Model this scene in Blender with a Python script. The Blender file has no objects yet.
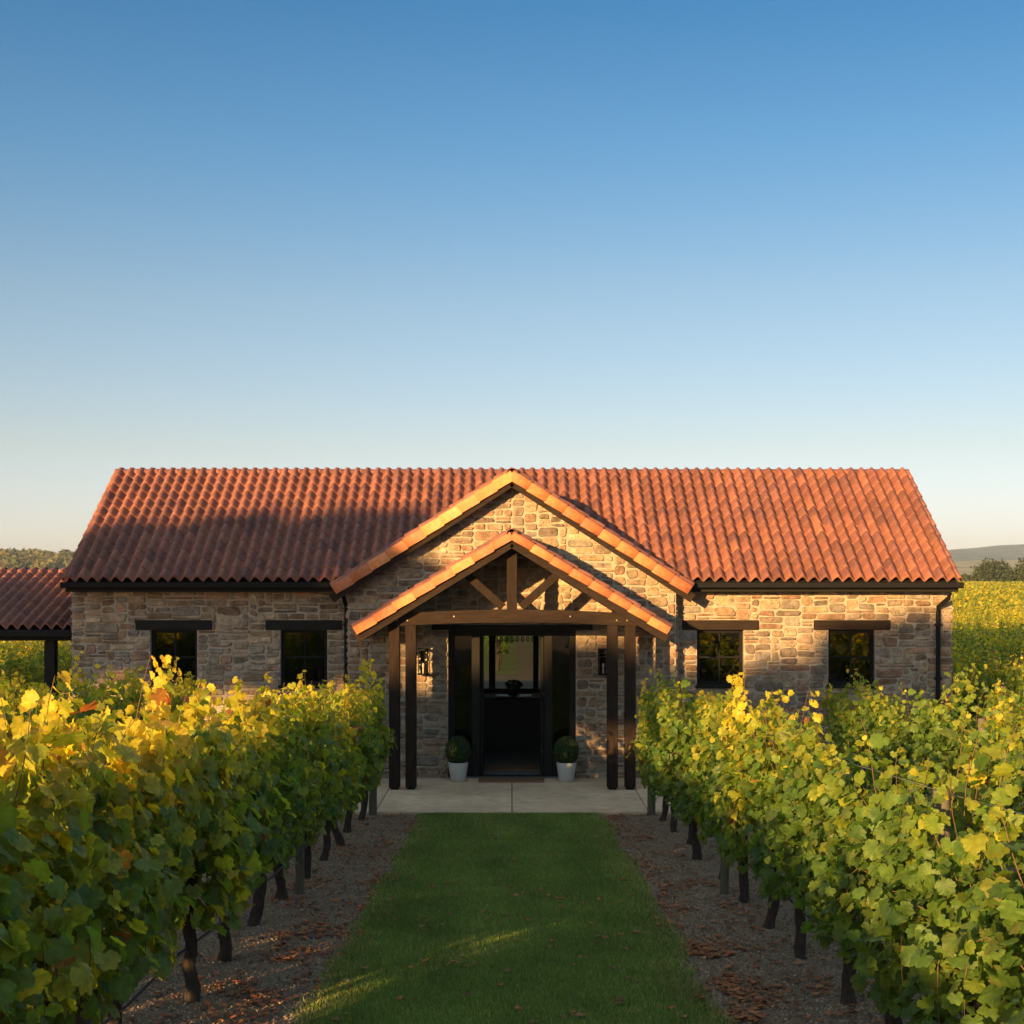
import bpy, math, random
import numpy as np
from mathutils import Vector, Matrix, noise
R = math.radians
rnd = random.Random(7)
npr = np.random.default_rng(11)
scene = bpy.context.scene
col = scene.collection

# ---------------------------------------------------------------- camera, light, exposure
F = 1400.0            # focal length in pixels of a 1024 px frame
CAM_Z = 3.3           # eye height above the patio (the lawn falls towards the house)
SUN_EL, SUN_FRONT = 9.5, 62.0     # sun low on the left, a little in front of the facade
cam_d = bpy.data.cameras.new('camera'); cam = bpy.data.objects.new('camera', cam_d); col.objects.link(cam)
cam.location = (0, 0, CAM_Z); cam.rotation_euler = (R(90), 0, 0)
cam_d.sensor_width = 36; cam_d.lens = 36 * F / 1024; cam_d.shift_y = 65 / 1024
cam_d.clip_end = 20000; cam_d.clip_start = 0.05
scene.camera = cam
w = bpy.data.worlds.new('World'); scene.world = w; w.use_nodes = True
nt = w.node_tree; nt.nodes.clear()
sky = nt.nodes.new('ShaderNodeTexSky'); sky.sky_type = 'NISHITA'; sky.sun_disc = False
sky.sun_elevation = R(SUN_EL); sky.sun_rotation = R(270 - SUN_FRONT)
sky.altitude = 0; sky.air_density = 1.0; sky.dust_density = 0.6; sky.ozone_density = 1.6
bg = nt.nodes.new('ShaderNodeBackground'); bg.inputs[1].default_value = 0.15
wo = nt.nodes.new('ShaderNodeOutputWorld')
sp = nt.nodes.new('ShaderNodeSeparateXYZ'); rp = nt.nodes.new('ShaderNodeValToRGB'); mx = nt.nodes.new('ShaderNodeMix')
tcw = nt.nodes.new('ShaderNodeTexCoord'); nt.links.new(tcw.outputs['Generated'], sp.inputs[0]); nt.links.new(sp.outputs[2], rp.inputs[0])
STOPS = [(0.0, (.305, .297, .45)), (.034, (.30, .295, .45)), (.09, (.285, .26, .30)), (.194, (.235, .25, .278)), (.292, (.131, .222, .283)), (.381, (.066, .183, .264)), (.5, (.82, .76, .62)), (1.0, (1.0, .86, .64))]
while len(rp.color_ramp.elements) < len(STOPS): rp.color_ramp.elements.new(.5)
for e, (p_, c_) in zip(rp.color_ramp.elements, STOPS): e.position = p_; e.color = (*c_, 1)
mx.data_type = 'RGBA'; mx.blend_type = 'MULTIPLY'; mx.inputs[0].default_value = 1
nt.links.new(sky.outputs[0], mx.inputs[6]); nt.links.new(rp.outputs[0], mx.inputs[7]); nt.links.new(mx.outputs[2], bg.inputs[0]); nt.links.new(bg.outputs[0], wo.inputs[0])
ca, sa = math.cos(R(SUN_FRONT)), math.sin(R(SUN_FRONT)); ce, se = math.cos(R(SUN_EL)), math.sin(R(SUN_EL))
to_sun = Vector((-ca * ce, -sa * ce, se))
sl = bpy.data.lights.new('sun', 'SUN'); sl.energy = 4.0; sl.angle = R(0.5); sl.color = (1.0, 0.60, 0.22)
so = bpy.data.objects.new('sun', sl); col.objects.link(so)
so.rotation_euler = to_sun.to_track_quat('Z', 'Y').to_euler(); so.location = (-30, -10, 30)
scene.view_settings.view_transform = 'Standard'; scene.view_settings.look = 'None'
scene.view_settings.exposure = 1.9; scene.view_settings.gamma = 1.0

# ---------------------------------------------------------------- helpers
def tag(o, label=None, cat=None, group=None, kind=None):
    if label: o['label'] = label
    if cat: o['category'] = cat
    if group: o['group'] = group
    if kind: o['kind'] = kind
    return o
def empty(name, loc=(0, 0, 0), rz=0.0):
    o = bpy.data.objects.new(name, None); o.location = loc; o.rotation_euler = (0, 0, rz)
    o.empty_display_size = 0.2; col.objects.link(o); return o
def copy_tree(o, parent=None):
    c = o.copy(); col.objects.link(c)
    if parent: c.parent = parent
    for ch in list(o.children): copy_tree(ch, c)
    return c
def wpt(px, py, d):
    """A measured picture point at a known distance, in metres."""
    return ((px - 512) / F * d, d, CAM_Z - (py - 577) / F * d)

class MB:
    """Collects faces with a per-face tint; build() links them as one mesh object."""
    def __init__(s): s.v = []; s.f = []; s.c = []; s.sm = []
    def face(s, pts, c=(1, 1, 1), smooth=False):
        n = len(s.v); s.v += [tuple(p) for p in pts]; s.f.append(tuple(range(n, n + len(pts)))); s.c.append(c); s.sm.append(smooth)
    def grid(s, rows, c=(1, 1, 1), smooth=True, close=False):
        n = len(s.v); m = len(rows[0])
        for r in rows: s.v += [tuple(p) for p in r]
        for i in range(len(rows) - 1):
            for j in range(m if close else m - 1):
                k = (j + 1) % m
                s.f.append((n + i * m + j, n + i * m + k, n + (i + 1) * m + k, n + (i + 1) * m + j)); s.c.append(c); s.sm.append(smooth)
    def box(s, x0, x1, y0, y1, z0, z1, c=(1, 1, 1), b=0.0, M=None):
        """Box with chamfered edges of size b."""
        if b <= 0:
            P = [(x, y, z) for z in (z0, z1) for y in (y0, y1) for x in (x0, x1)]
            fs = [(0, 2, 3, 1), (4, 5, 7, 6), (0, 1, 5, 4), (2, 6, 7, 3), (0, 4, 6, 2), (1, 3, 7, 5)]
        else:
            P = []; idx = {}
            X, Y, Z = (x0, x1), (y0, y1), (z0, z1)
            for k in (0, 1):
                for j in (0, 1):
                    for i in (0, 1):
                        sx, sy, sz = (1 - 2 * i) * b, (1 - 2 * j) * b, (1 - 2 * k) * b
                        idx[(i, j, k, 0)] = len(P); P.append((X[i], Y[j] + sy, Z[k] + sz))
                        idx[(i, j, k, 1)] = len(P); P.append((X[i] + sx, Y[j], Z[k] + sz))
                        idx[(i, j, k, 2)] = len(P); P.append((X[i] + sx, Y[j] + sy, Z[k]))
            fs = []
            q = [(0, 0), (1, 0), (1, 1), (0, 1)]
            for t in (0, 1):
                a = [idx[(t, j, k, 0)] for j, k in q]; fs.append(a if t else a[::-1])
                a = [idx[(i, t, k, 1)] for i, k in q]; fs.append(a[::-1] if t else a)
                a = [idx[(i, j, t, 2)] for i, j in q]; fs.append(a if t else a[::-1])
            for j in (0, 1):
                for k in (0, 1): fs.append([idx[(0, j, k, 1)], idx[(1, j, k, 1)], idx[(1, j, k, 2)], idx[(0, j, k, 2)]])
            for i in (0, 1):
                for k in (0, 1): fs.append([idx[(i, 0, k, 0)], idx[(i, 1, k, 0)], idx[(i, 1, k, 2)], idx[(i, 0, k, 2)]])
            for i in (0, 1):
                for j in (0, 1): fs.append([idx[(i, j, 0, 0)], idx[(i, j, 1, 0)], idx[(i, j, 1, 1)], idx[(i, j, 0, 1)]])
            for k in idx:
                if k[3] == 0: fs.append([idx[(k[0], k[1], k[2], 0)], idx[(k[0], k[1], k[2], 1)], idx[(k[0], k[1], k[2], 2)]])
        if M is not None: P = [tuple(M @ Vector(p)) for p in P]
        n = len(s.v); s.v += P
        for f in fs: s.f.append(tuple(n + i for i in f)); s.c.append(c); s.sm.append(False)
    def beam(s, p, q, wd, ht, c=(1, 1, 1), b=0.006, up=(0, 0, 1)):
        """Chamfered bar from p to q; wd across, ht along `up`."""
        p, q = Vector(p), Vector(q); L = (q - p).length; d = (q - p).normalized()
        side = d.cross(Vector(up)).normalized(); u = side.cross(d)
        M = Matrix(((d.x, side.x, u.x, p.x), (d.y, side.y, u.y, p.y), (d.z, side.z, u.z, p.z), (0, 0, 0, 1)))
        s.box(0, L, -wd / 2, wd / 2, -ht / 2, ht / 2, c, b, M)
    def tube(s, pts, rad, seg=8, c=(1, 1, 1), jit=0.0, caps=True):
        rows = []; pts = [Vector(p) for p in pts]
        for i, p in enumerate(pts):
            d = (pts[min(i + 1, len(pts) - 1)] - pts[max(i - 1, 0)]).normalized()
            a = d.cross(Vector((0.31, 0.17, 0.93)) if abs(d.z) < .9 else Vector((1, 0.05, 0))).normalized(); b_ = d.cross(a)
            r = rad[i] if hasattr(rad, '__len__') else rad
            rows.append([p + (a * math.cos(t) + b_ * math.sin(t)) * r * (1 + jit * rnd.uniform(-1, 1)) for t in [2 * math.pi * k / seg for k in range(seg)]])
        s.grid(rows, c, True, True)
        if caps:
            s.face(rows[0][::-1], c); s.face(rows[-1], c)
    def lathe(s, prof, cx, cy, cz, seg=24, c=(1, 1, 1), smooth=True):
        rows = [[(cx + r * math.cos(2 * math.pi * k / seg), cy + r * math.sin(2 * math.pi * k / seg), cz + z) for k in range(seg)] for r, z in prof]
        s.grid(rows, c, smooth, True)
    def build(s, name, mat, parent=None, recalc=True):
        me = bpy.data.meshes.new(name); me.from_pydata(s.v, [], s.f)
        if recalc:
            import bmesh
            bm = bmesh.new(); bm.from_mesh(me); bmesh.ops.recalc_face_normals(bm, faces=bm.faces); bm.to_mesh(me); bm.free()
        at = me.attributes.new('tint', 'FLOAT_COLOR', 'FACE')
        a = np.ones((len(s.f), 4), 'f'); a[:, :3] = np.array(s.c, 'f').reshape(-1, 3); at.data.foreach_set('color', a.ravel())
        me.polygons.foreach_set('use_smooth', np.array(s.sm, bool))
        me.materials.append(mat); me.update()
        o = bpy.data.objects.new(name, me); col.objects.link(o)
        if parent: o.parent = parent
        return o
def np_mesh(name, V, FC, k, C, mat, parent=None, smooth=False, dom='FACE'):
    """Mesh from arrays: V (n,3), FC (m,k) faces of k corners, C (m,3) per-face tint."""
    me = bpy.data.meshes.new(name); m = len(FC)
    me.vertices.add(len(V)); me.vertices.foreach_set('co', np.asarray(V, 'f').ravel())
    me.loops.add(m * k); me.loops.foreach_set('vertex_index', np.asarray(FC, 'i').ravel())
    me.polygons.add(m); me.polygons.foreach_set('loop_start', np.arange(0, m * k, k, dtype='i'))
    me.polygons.foreach_set('loop_total', np.full(m, k, 'i'))
    me.polygons.foreach_set('use_smooth', np.full(m, smooth, bool))
    at = me.attributes.new('tint', 'FLOAT_COLOR', dom); a = np.ones((m if dom == 'FACE' else len(V), 4), 'f'); a[:, :3] = C; at.data.foreach_set('color', a.ravel())
    me.materials.append(mat); me.update(calc_edges=True)
    o = bpy.data.objects.new(name, me); col.objects.link(o)
    if parent: o.parent = parent
    return o

# ---------------------------------------------------------------- materials
def mat(name, base=(.5, .5, .5), rough=.8, tint=False, var=.25, nscale=6, bump=0.0, bscale=40, stretch=(1, 1, 1), metal=0.0, spec=.5,
        var2=0.0, n2=1.2, dark=(0, 0, 0), transl=0.0, bdist=.01):
    m = bpy.data.materials.new(name); m.use_nodes = True; t = m.node_tree; N = t.nodes; Lk = t.links
    p = N['Principled BSDF']; p.inputs['Roughness'].default_value = rough; p.inputs['Metallic'].default_value = metal
    p.inputs['Specular IOR Level'].default_value = spec
    tc = N.new('ShaderNodeTexCoord'); mp = N.new('ShaderNodeMapping'); mp.inputs['Scale'].default_value = stretch
    Lk.new(tc.outputs['Object'], mp.inputs[0])
    def noise_(sc, det=5, r=.6):
        n = N.new('ShaderNodeTexNoise'); n.inputs['Scale'].default_value = sc; n.inputs['Detail'].default_value = det; n.inputs['Roughness'].default_value = r
        Lk.new(mp.outputs[0], n.inputs['Vector']); return n
    def mul(a, b):
        x = N.new('ShaderNodeMix'); x.data_type = 'RGBA'; x.blend_type = 'MULTIPLY'; x.inputs[0].default_value = 1
        Lk.new(a, x.inputs[6]); Lk.new(b, x.inputs[7]); return x.outputs[2]
    def rng(o, lo, hi, a=.3, b=.7):
        x = N.new('ShaderNodeMapRange'); x.inputs[1].default_value = a; x.inputs[2].default_value = b; x.inputs[3].default_value = lo; x.inputs[4].default_value = hi
        Lk.new(o, x.inputs[0]); return x.outputs[0]
    cur = N.new('ShaderNodeRGB'); cur.outputs[0].default_value = (*base, 1); cur = cur.outputs[0]
    if tint:
        a = N.new('ShaderNodeAttribute'); a.attribute_name = 'tint'; cur = mul(cur, a.outputs['Color'])
    if var: cur = mul(cur, rng(noise_(nscale).outputs[0], 1 - var, 1 + var))
    if var2: cur = mul(cur, rng(noise_(n2, 3).outputs[0], 1 - var2, 1 + var2))
    Lk.new(cur, p.inputs['Base Color'])
    if bump:
        b = N.new('ShaderNodeBump'); b.inputs['Strength'].default_value = bump; b.inputs['Distance'].default_value = bdist
        Lk.new(noise_(bscale, 6, .65).outputs[0], b.inputs['Height']); Lk.new(b.outputs[0], p.inputs['Normal'])
    if transl:
        tr = N.new('ShaderNodeBsdfTranslucent'); g = N.new('ShaderNodeMix'); g.data_type = 'RGBA'; g.blend_type = 'MULTIPLY'; g.inputs[0].default_value = 1
        Lk.new(cur, g.inputs[6]); g.inputs[7].default_value = (2.3, 1.75, .6, 1); Lk.new(g.outputs[2], tr.inputs[0])
        ms = N.new('ShaderNodeMixShader'); ms.inputs[0].default_value = transl
        Lk.new(p.outputs[0], ms.inputs[1]); Lk.new(tr.outputs[0], ms.inputs[2]); Lk.new(ms.outputs[0], N['Material Output'].inputs[0])
    return m
M = {}
M['stone'] = mat('stone', (1.22, 1.06, .88), .9, True, .4, 9, 1.0, 24, var2=.2, n2=2.1, spec=.2, bdist=.05)
M['mortar'] = mat('mortar', (.33, .27, .21), .95, False, .2, 12, .8, 60, spec=.1)
M['tile'] = mat('clay_tile', (1, 1, 1), .62, True, .22, 14, .3, 90, var2=.12, n2=.8, spec=.35)
M['timber'] = mat('dark_timber', (.024, .0165, .013), .92, True, .3, 5, .35, 30, stretch=(6, 6, 1), spec=.05)
M['timber_x'] = mat('dark_timber_level', (.027, .0185, .0145), .92, True, .3, 5, .35, 30, stretch=(1, 6, 6), spec=.05)
M['black'] = mat('black_painted_metal', (.009, .009, .01), .6, False, .15, 20, spec=.1)
M['black_wood'] = mat('black_painted_timber', (.011, .010, .009), .7, False, .2, 20, .1, 60, spec=.15)
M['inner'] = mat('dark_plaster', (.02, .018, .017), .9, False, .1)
M['concrete'] = mat('concrete', (.6, .42, .27), .85, True, .16, 5, .25, 120, var2=.18, n2=.9, spec=.25)
M['mat'] = mat('coir_mat', (.2, .095, .045), .95, False, .3, 90, .8, 200)
M['pot'] = mat('grey_pot', (.42, .39, .36), .75, False, .06, 8, .08, 80)
M['leaf'] = mat('vine_leaf', (1, 1, 1), .42, True, .25, 35, .25, 60, spec=.3, transl=.58)
M['box_leaf'] = mat('box_leaf', (.03, .055, .014), .5, True, .2, 60, spec=.3, transl=.15)
M['far_leaf'] = mat('far_leaf', (1, 1, 1), .8, True, .2, 2, spec=.1, transl=.25)
M['bark'] = mat('vine_bark', (.045, .032, .025), .95, False, .5, 30, 1.0, 45, stretch=(2, 2, .5), bdist=.02)
M['cane'] = mat('vine_cane', (.13, .07, .035), .7, False, .3, 30)
M['post'] = mat('weathered_post', (.1, .085, .06), .9, False, .3, 8, .5, 30, stretch=(5, 5, .6))
M['wire'] = mat('wire', (.35, .28, .2), .45, False, .1, metal=.8)
M['hose'] = mat('hose', (.02, .025, .04), .5, False, .1)
M['grape'] = mat('grape', (.09, .02, .04), .4, True, .4, 60)
M['grass'] = mat('grass_blade', (1, 1, 1), .6, True, .2, 1.5, spec=.2, transl=.25)
M['litter'] = mat('fallen_leaf', (1, 1, 1), .8, True, .3, 40, spec=.2)
M['white'] = mat('white_china', (.7, .7, .68), .3, False, .03)
M['floor'] = mat('indoor_floor', (.16, .15, .14), .3, False, .3, 5)

def glass_mat(name, ior=1.5, tint=(1, 1, 1)):
    m = bpy.data.materials.new(name); m.use_nodes = True; t = m.node_tree; N = t.nodes
    N.remove(N['Principled BSDF'])
    tr = N.new('ShaderNodeBsdfTransparent'); tr.inputs[0].default_value = (*tint, 1)
    gl = N.new('ShaderNodeBsdfGlossy'); gl.inputs['Roughness'].default_value = .02
    n = N.new('ShaderNodeTexNoise'); n.inputs['Scale'].default_value = 1.3; tc = N.new('ShaderNodeTexCoord'); b = N.new('ShaderNodeBump'); b.inputs['Strength'].default_value = .25; b.inputs['Distance'].default_value = .02
    t.links.new(tc.outputs['Object'], n.inputs['Vector']); t.links.new(n.outputs[0], b.inputs['Height']); t.links.new(b.outputs[0], gl.inputs['Normal'])
    fr = N.new('ShaderNodeFresnel'); fr.inputs[0].default_value = ior
    ms = N.new('ShaderNodeMixShader'); t.links.new(fr.outputs[0], ms.inputs[0]); t.links.new(tr.outputs[0], ms.inputs[1]); t.links.new(gl.outputs[0], ms.inputs[2])
    t.links.new(ms.outputs[0], N['Material Output'].inputs[0]); return m
M['glass'] = glass_mat('window_glass', 1.8, (.1, .1, .1))
M['rear_glass'] = glass_mat('rear_window_glass', 1.5, (.5, .52, .45))
M['clear'] = glass_mat('clear_glass', 1.45, (.97, .97, .95))

# ground materials
def ground_mat(name, cols, scales, rough=.95, bump=.5, bscale=25, bdist=.03):
    m = bpy.data.materials.new(name); m.use_nodes = True; t = m.node_tree; N = t.nodes; p = N['Principled BSDF']
    p.inputs['Roughness'].default_value = rough; p.inputs['Specular IOR Level'].default_value = .15
    tc = N.new('ShaderNodeTexCoord'); prev = None
    for i, (c, s_) in enumerate(zip(cols, scales)):
        if prev is None:
            rgb = N.new('ShaderNodeRGB'); rgb.outputs[0].default_value = (*c, 1); prev = rgb.outputs[0]; continue
        n = N.new('ShaderNodeTexNoise'); n.inputs['Scale'].default_value = s_; n.inputs['Detail'].default_value = 8; n.inputs['Roughness'].default_value = .7
        t.links.new(tc.outputs['Object'], n.inputs['Vector'])
        r = N.new('ShaderNodeMapRange'); r.inputs[1].default_value = .45; r.inputs[2].default_value = .6; t.links.new(n.outputs[0], r.inputs[0])
        x = N.new('ShaderNodeMix'); x.data_type = 'RGBA'; t.links.new(r.outputs[0], x.inputs[0]); t.links.new(prev, x.inputs[6]); x.inputs[7].default_value = (*c, 1); prev = x.outputs[2]
    t.links.new(prev, p.inputs['Base Color'])
    n = N.new('ShaderNodeTexNoise'); n.inputs['Scale'].default_value = bscale; n.inputs['Detail'].default_value = 8; n.inputs['Roughness'].default_value = .75
    t.links.new(tc.outputs['Object'], n.inputs['Vector'])
    b = N.new('ShaderNodeBump'); b.inputs['Strength'].default_value = bump; b.inputs['Distance'].default_value = bdist
    t.links.new(n.outputs[0], b.inputs['Height']); t.links.new(b.outputs[0], p.inputs['Normal']); return m
M['soil'] = ground_mat('soil', [(.26, .17, .11), (.17, .11, .075), (.34, .235, .16)], [1, 3, 60], bump=1.0, bscale=45)
M['turf'] = ground_mat('turf', [(.08, .11, .025), (.06, .085, .02), (.14, .14, .05)], [1, 2, 9], bump=.8, bscale=120)
M['field'] = ground_mat('field_ground', [(.16, .15, .06), (.1, .12, .04), (.2, .16, .09)], [1, .05, .4])
M['gravel'] = ground_mat('gravel', [(.3, .25, .2), (.22, .18, .15), (.38, .33, .28)], [1, 4, 50], bump=.8, bscale=50)
M['track'] = ground_mat('track', [(.11, .08, .055), (.08, .06, .045), (.14, .11, .075)], [1, 4, 50], bump=.8, bscale=50)
M['hill_far'] = ground_mat('hill_scrub', [(.06, .06, .045), (.03, .034, .03), (.12, .1, .07)], [1, .045, .02], bscale=.08, bdist=6)
M['hill_dry'] = ground_mat('hill_pasture', [(.3, .24, .12), (.2, .18, .08), (.34, .28, .16)], [1, .01, .03], bscale=.05, bdist=1)

# ---------------------------------------------------------------- ground
SLOPE, Y_PATIO = 88 / F, 19.66
def gz(y):
    t = Y_PATIO - y
    if t <= 0: return -0.04
    return -0.04 + SLOPE * min(t, 32)
def sheet(name, x0, x1, ys, m, dz=0.0, xs=None, wob=None):
    b = MB(); rows = []
    for y in ys:
        X0, X1 = (x0, x1) if wob is None else (x0 + wob(y, 0), x1 + wob(y, 1))
        nx = 2 if xs is None else xs
        rows.append([(X0 + (X1 - X0) * i / (nx - 1), y, gz(y) + dz) for i in range(nx)])
    b.grid(rows); return b.build(name, m)
ys = [-3000, -40, -12.34] + [Y_PATIO - t for t in range(31, 0, -1)] + [Y_PATIO, 24, 30, 60, 200, 800, 7000]
tag(sheet('ground', -7000, 7000, [y for y in ys], M['field']), kind='structure')
tag(sheet('soil_ground', -40, 40, [-12.34] + [Y_PATIO - t * 1.0 for t in range(31, 0, -1)] + [Y_PATIO, 30], M['soil'], .004), kind='structure')
def lawn_wob(y, side):
    w_ = noise.noise((y * .8, side * 7.3, 0)) * .09 + noise.noise((y * 3.1, side * 3.3, 5)) * .04
    return w_
ly = list(np.arange(-4, Y_PATIO, .2)) + [Y_PATIO - .01]
tag(sheet('lawn', -1.22, 1.22, ly, M['turf'], .012, 6, lawn_wob), kind='structure')
# rear lane and cross track seen through the house
b = MB(); b.grid([[(-60, 39.5, -.032), (60, 39.5, -.032)], [(-60, 48, -.032), (60, 48, -.032)]]); tag(b.build('gravel_track', M['track']), kind='structure')
b = MB(); b.grid([[(-3.0, 48.02, -.03), (12.0, 48.02, -.03)], [(-3.0, 300, -.03), (12.0, 300, -.03)]]); tag(b.build('rear_lawn', M['turf']), kind='structure')
b = MB(); b.grid([[(.2, 48.03, -.026), (.85, 48.03, -.026)], [(.2, 300, -.026), (.85, 300, -.026)]]); tag(b.build('rear_path', M['track']), kind='structure')
# patio slabs with open joints
b = MB()
xs_ = [-8.0, -5.0, -1.92, 0, 1.92, 5.0, 8.0]
for i in range(len(xs_) - 1):
    c = rnd.uniform(.94, 1.06)
    for (y0, y1) in ((Y_PATIO, 22.975),):
        b.box(xs_[i] + .006, xs_[i + 1] - .006, y0, y1, -.12, 0, (c, c, c), .006)
tag(b.build('patio', M['concrete']), kind='structure')
# grass blades
def in_lawn(x, y):
    return (x > -1.22 + lawn_wob(y, 0)) and (x < 1.22 + lawn_wob(y, 1))
def grass():
    n = 330000
    u = npr.random(n); d = 7.0 * (19.62 / 7.0) ** u     # even spread in the picture
    x = npr.uniform(-1.34, 1.34, n)
    lo = np.array([lawn_wob(v, 0) for v in np.linspace(6, 20, 300)]); hi = np.array([lawn_wob(v, 1) for v in np.linspace(6, 20, 300)])
    yy = np.linspace(6, 20, 300); L = -1.22 + np.interp(d, yy, lo); H = 1.22 + np.interp(d, yy, hi)
    edge = np.minimum(x - L, H - x)
    keep = (edge > -.08) & (npr.random(n) < np.clip((edge + .08) / .25, .12, 1)); x = x[keep]; d = d[keep]; edge = edge[keep]; n = len(x)
    wear = np.array([noise.noise((float(p) * 2.2, float(q) * .55, 11)) for p, q in zip(x, d)])
    z = -.04 + SLOPE * np.clip(Y_PATIO - d, 0, 32) + .01
    h = npr.uniform(.018, .045, n); wd = npr.uniform(.0025, .005, n) * (.7 + d / 14)
    a = npr.uniform(0, 6.283, n); lean = npr.normal(0, .016, (n, 2))
    V = np.empty((n, 3, 3)); 
    V[:, 0] = np.stack([x - wd * np.cos(a), d - wd * np.sin(a), z], 1); V[:, 1] = np.stack([x + wd * np.cos(a), d + wd * np.sin(a), z], 1)
    V[:, 2] = np.stack([x + lean[:, 0], d + lean[:, 1], z + h], 1)
    pal = np.array([(.12, .19, .045), (.145, .225, .055), (.1, .16, .04), (.2, .235, .07), (.32, .27, .13)])
    patch = np.array([noise.noise((float(p) * 1.3, float(q) * .9, 2)) for p, q in zip(x[::1], d[::1])])
    pr = npr.random(n); k = (pr * 3).astype(int); k[pr > .86] = 3
    dry = npr.random(n) < (.05 + .12 * np.clip(patch, 0, 1) * 2 + .35 * np.clip((.3 - edge) / .3, 0, 1)); k[dry & (npr.random(n) < .5)] = 4; k[dry & (k != 4)] = 3
    np_mesh_ = np_mesh('grass', V.reshape(-1, 3), np.arange(n * 3).reshape(-1, 3), 3, pal[k] * npr.uniform(.75, 1.25, (n, 1)) * (1.12 + .25 * np.clip(wear, -.5, .6))[:, None], M['grass'])
    tag(np_mesh_, 'mown green grass of the lawn lane leading to the porch', 'grass', kind='stuff')
grass()
# fallen leaves
def litter():
    V = []; Fc = []; C = []
    pal = [(.3, .085, .035), (.36, .13, .05), (.16, .06, .035), (.2, .09, .04), (.28, .13, .06)]
    n = 0
    for i in range(13000):
        if rnd.random() < .8:
            side = rnd.choice((-1, 1)); x = side * (1.25 + abs(rnd.gauss(.35, .45))); y = 6.5 * (19.6 / 6.5) ** rnd.random()
            if side > 0 and rnd.random() < .35: x = 1.32 + abs(rnd.gauss(0, .12))
        elif rnd.random() < .5: x = rnd.uniform(-7.5, 7.5); y = rnd.uniform(6, 19.6)
        else:
            x = rnd.uniform(-1.2, 1.2); y = rnd.uniform(7, 19.5)
            if rnd.random() < .45: continue
        if rnd.random() > .12 + 1.9 * max(0, noise.noise((x * 2.2, y * 1.6, 9)) + .02): continue
        s_ = rnd.uniform(.012, .034); a0 = rnd.random() * 6.28; z = gz(y) + (.03 if abs(x) < 1.2 else .012)
        tilt = rnd.uniform(-.4, .4); k = 6; base = len(V)
        V.append((x, y, z + rnd.uniform(0, .012)))
        for j in range(k):
            r = s_ * rnd.uniform(.6, 1.15); t = a0 + j * 6.283 / k
            V.append((x + r * math.cos(t), y + r * math.sin(t), z + r * abs(math.sin(t + a0)) * .5 + tilt * r * math.cos(t) * .4 + .004))
        c = rnd.choice(pal); m_ = rnd.uniform(.7, 1.3)
        for j in range(k): Fc.append((base, base + 1 + j, base + 1 + (j + 1) % k)); C.append((c[0] * m_, c[1] * m_, c[2] * m_))
    o = np_mesh('fallen_leaves', np.array(V), np.array(Fc), 3, np.array(C), M['litter'])
    tag(o, 'dry red brown leaves fallen on the soil and lawn', 'fallen leaves', kind='stuff')
    # crumbs of gravel and bark mulch
    n = 45000; y = 6.5 * (19.6 / 6.5) ** npr.random(n); x = npr.uniform(1.15, 3.4, n) * npr.choice([-1, 1], n)
    z = -.04 + SLOPE * (Y_PATIO - y) + .006; s_ = npr.uniform(.004, .013, n)
    a = npr.random(n) * 6.28
    V = np.empty((n, 4, 3))
    for j in range(3):
        t = a + j * 2.094; V[:, j] = np.stack([x + s_ * np.cos(t) * 1.2, y + s_ * np.sin(t), z - .002], 1)
    V[:, 3] = np.stack([x, y, z + s_ * .9], 1)
    base = np.arange(n)[:, None] * 4
    Fc = np.concatenate([base + np.array([0, 1, 3]), base + np.array([1, 2, 3]), base + np.array([2, 0, 3])])
    g = npr.uniform(.08, .42, n)[:, None] * np.array([1, .7, .5]); 
    o = np_mesh('gravel_mulch', V.reshape(-1, 3), Fc, 3, np.concatenate([g, g, g]), M['litter'])
    tag(o, 'grey brown gravel and mulch crumbs beside the lawn', 'gravel', kind='stuff')
litter()

# ---------------------------------------------------------------- house dimensions (metres)
XW = 7.32; Y_MAIN = 23.3; Y_ENT = 22.98; Y_BACK = 28.7; X_ENT = 2.69
EAVE_Y, EAVE_Z, RIDGE_Y, RIDGE_Z, XR = 22.95, 3.225, 26.0, 5.24, 7.34
PM = (RIDGE_Z - EAVE_Z) / (RIDGE_Y - EAVE_Y)
G_Y, G_Z, G_X, G_EZ = 22.66, 4.97, 2.9, 3.1; GM = (G_Z - G_EZ) / G_X      # entrance gable roof
P_Y, P_Z, P_X, P_EZ = 21.42, 3.94, 2.41, 2.47; PMp = (P_Z - P_EZ) / P_X    # porch roof
house = empty('winery_building', (0, 26, 0)); HY = 26.0
tag(house, 'long rubble stone building with red clay tiled roof and gabled timber porch', 'building')
house_parts = []
def hb(b, name, m, parent=None, **k):
    """Adds a part built in world coordinates to the house."""
    o = b.build(name, m, **k)
    if parent is None: o.parent = house; o.location = (0, -HY, 0)
    else: o.parent = parent
    return o

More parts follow.
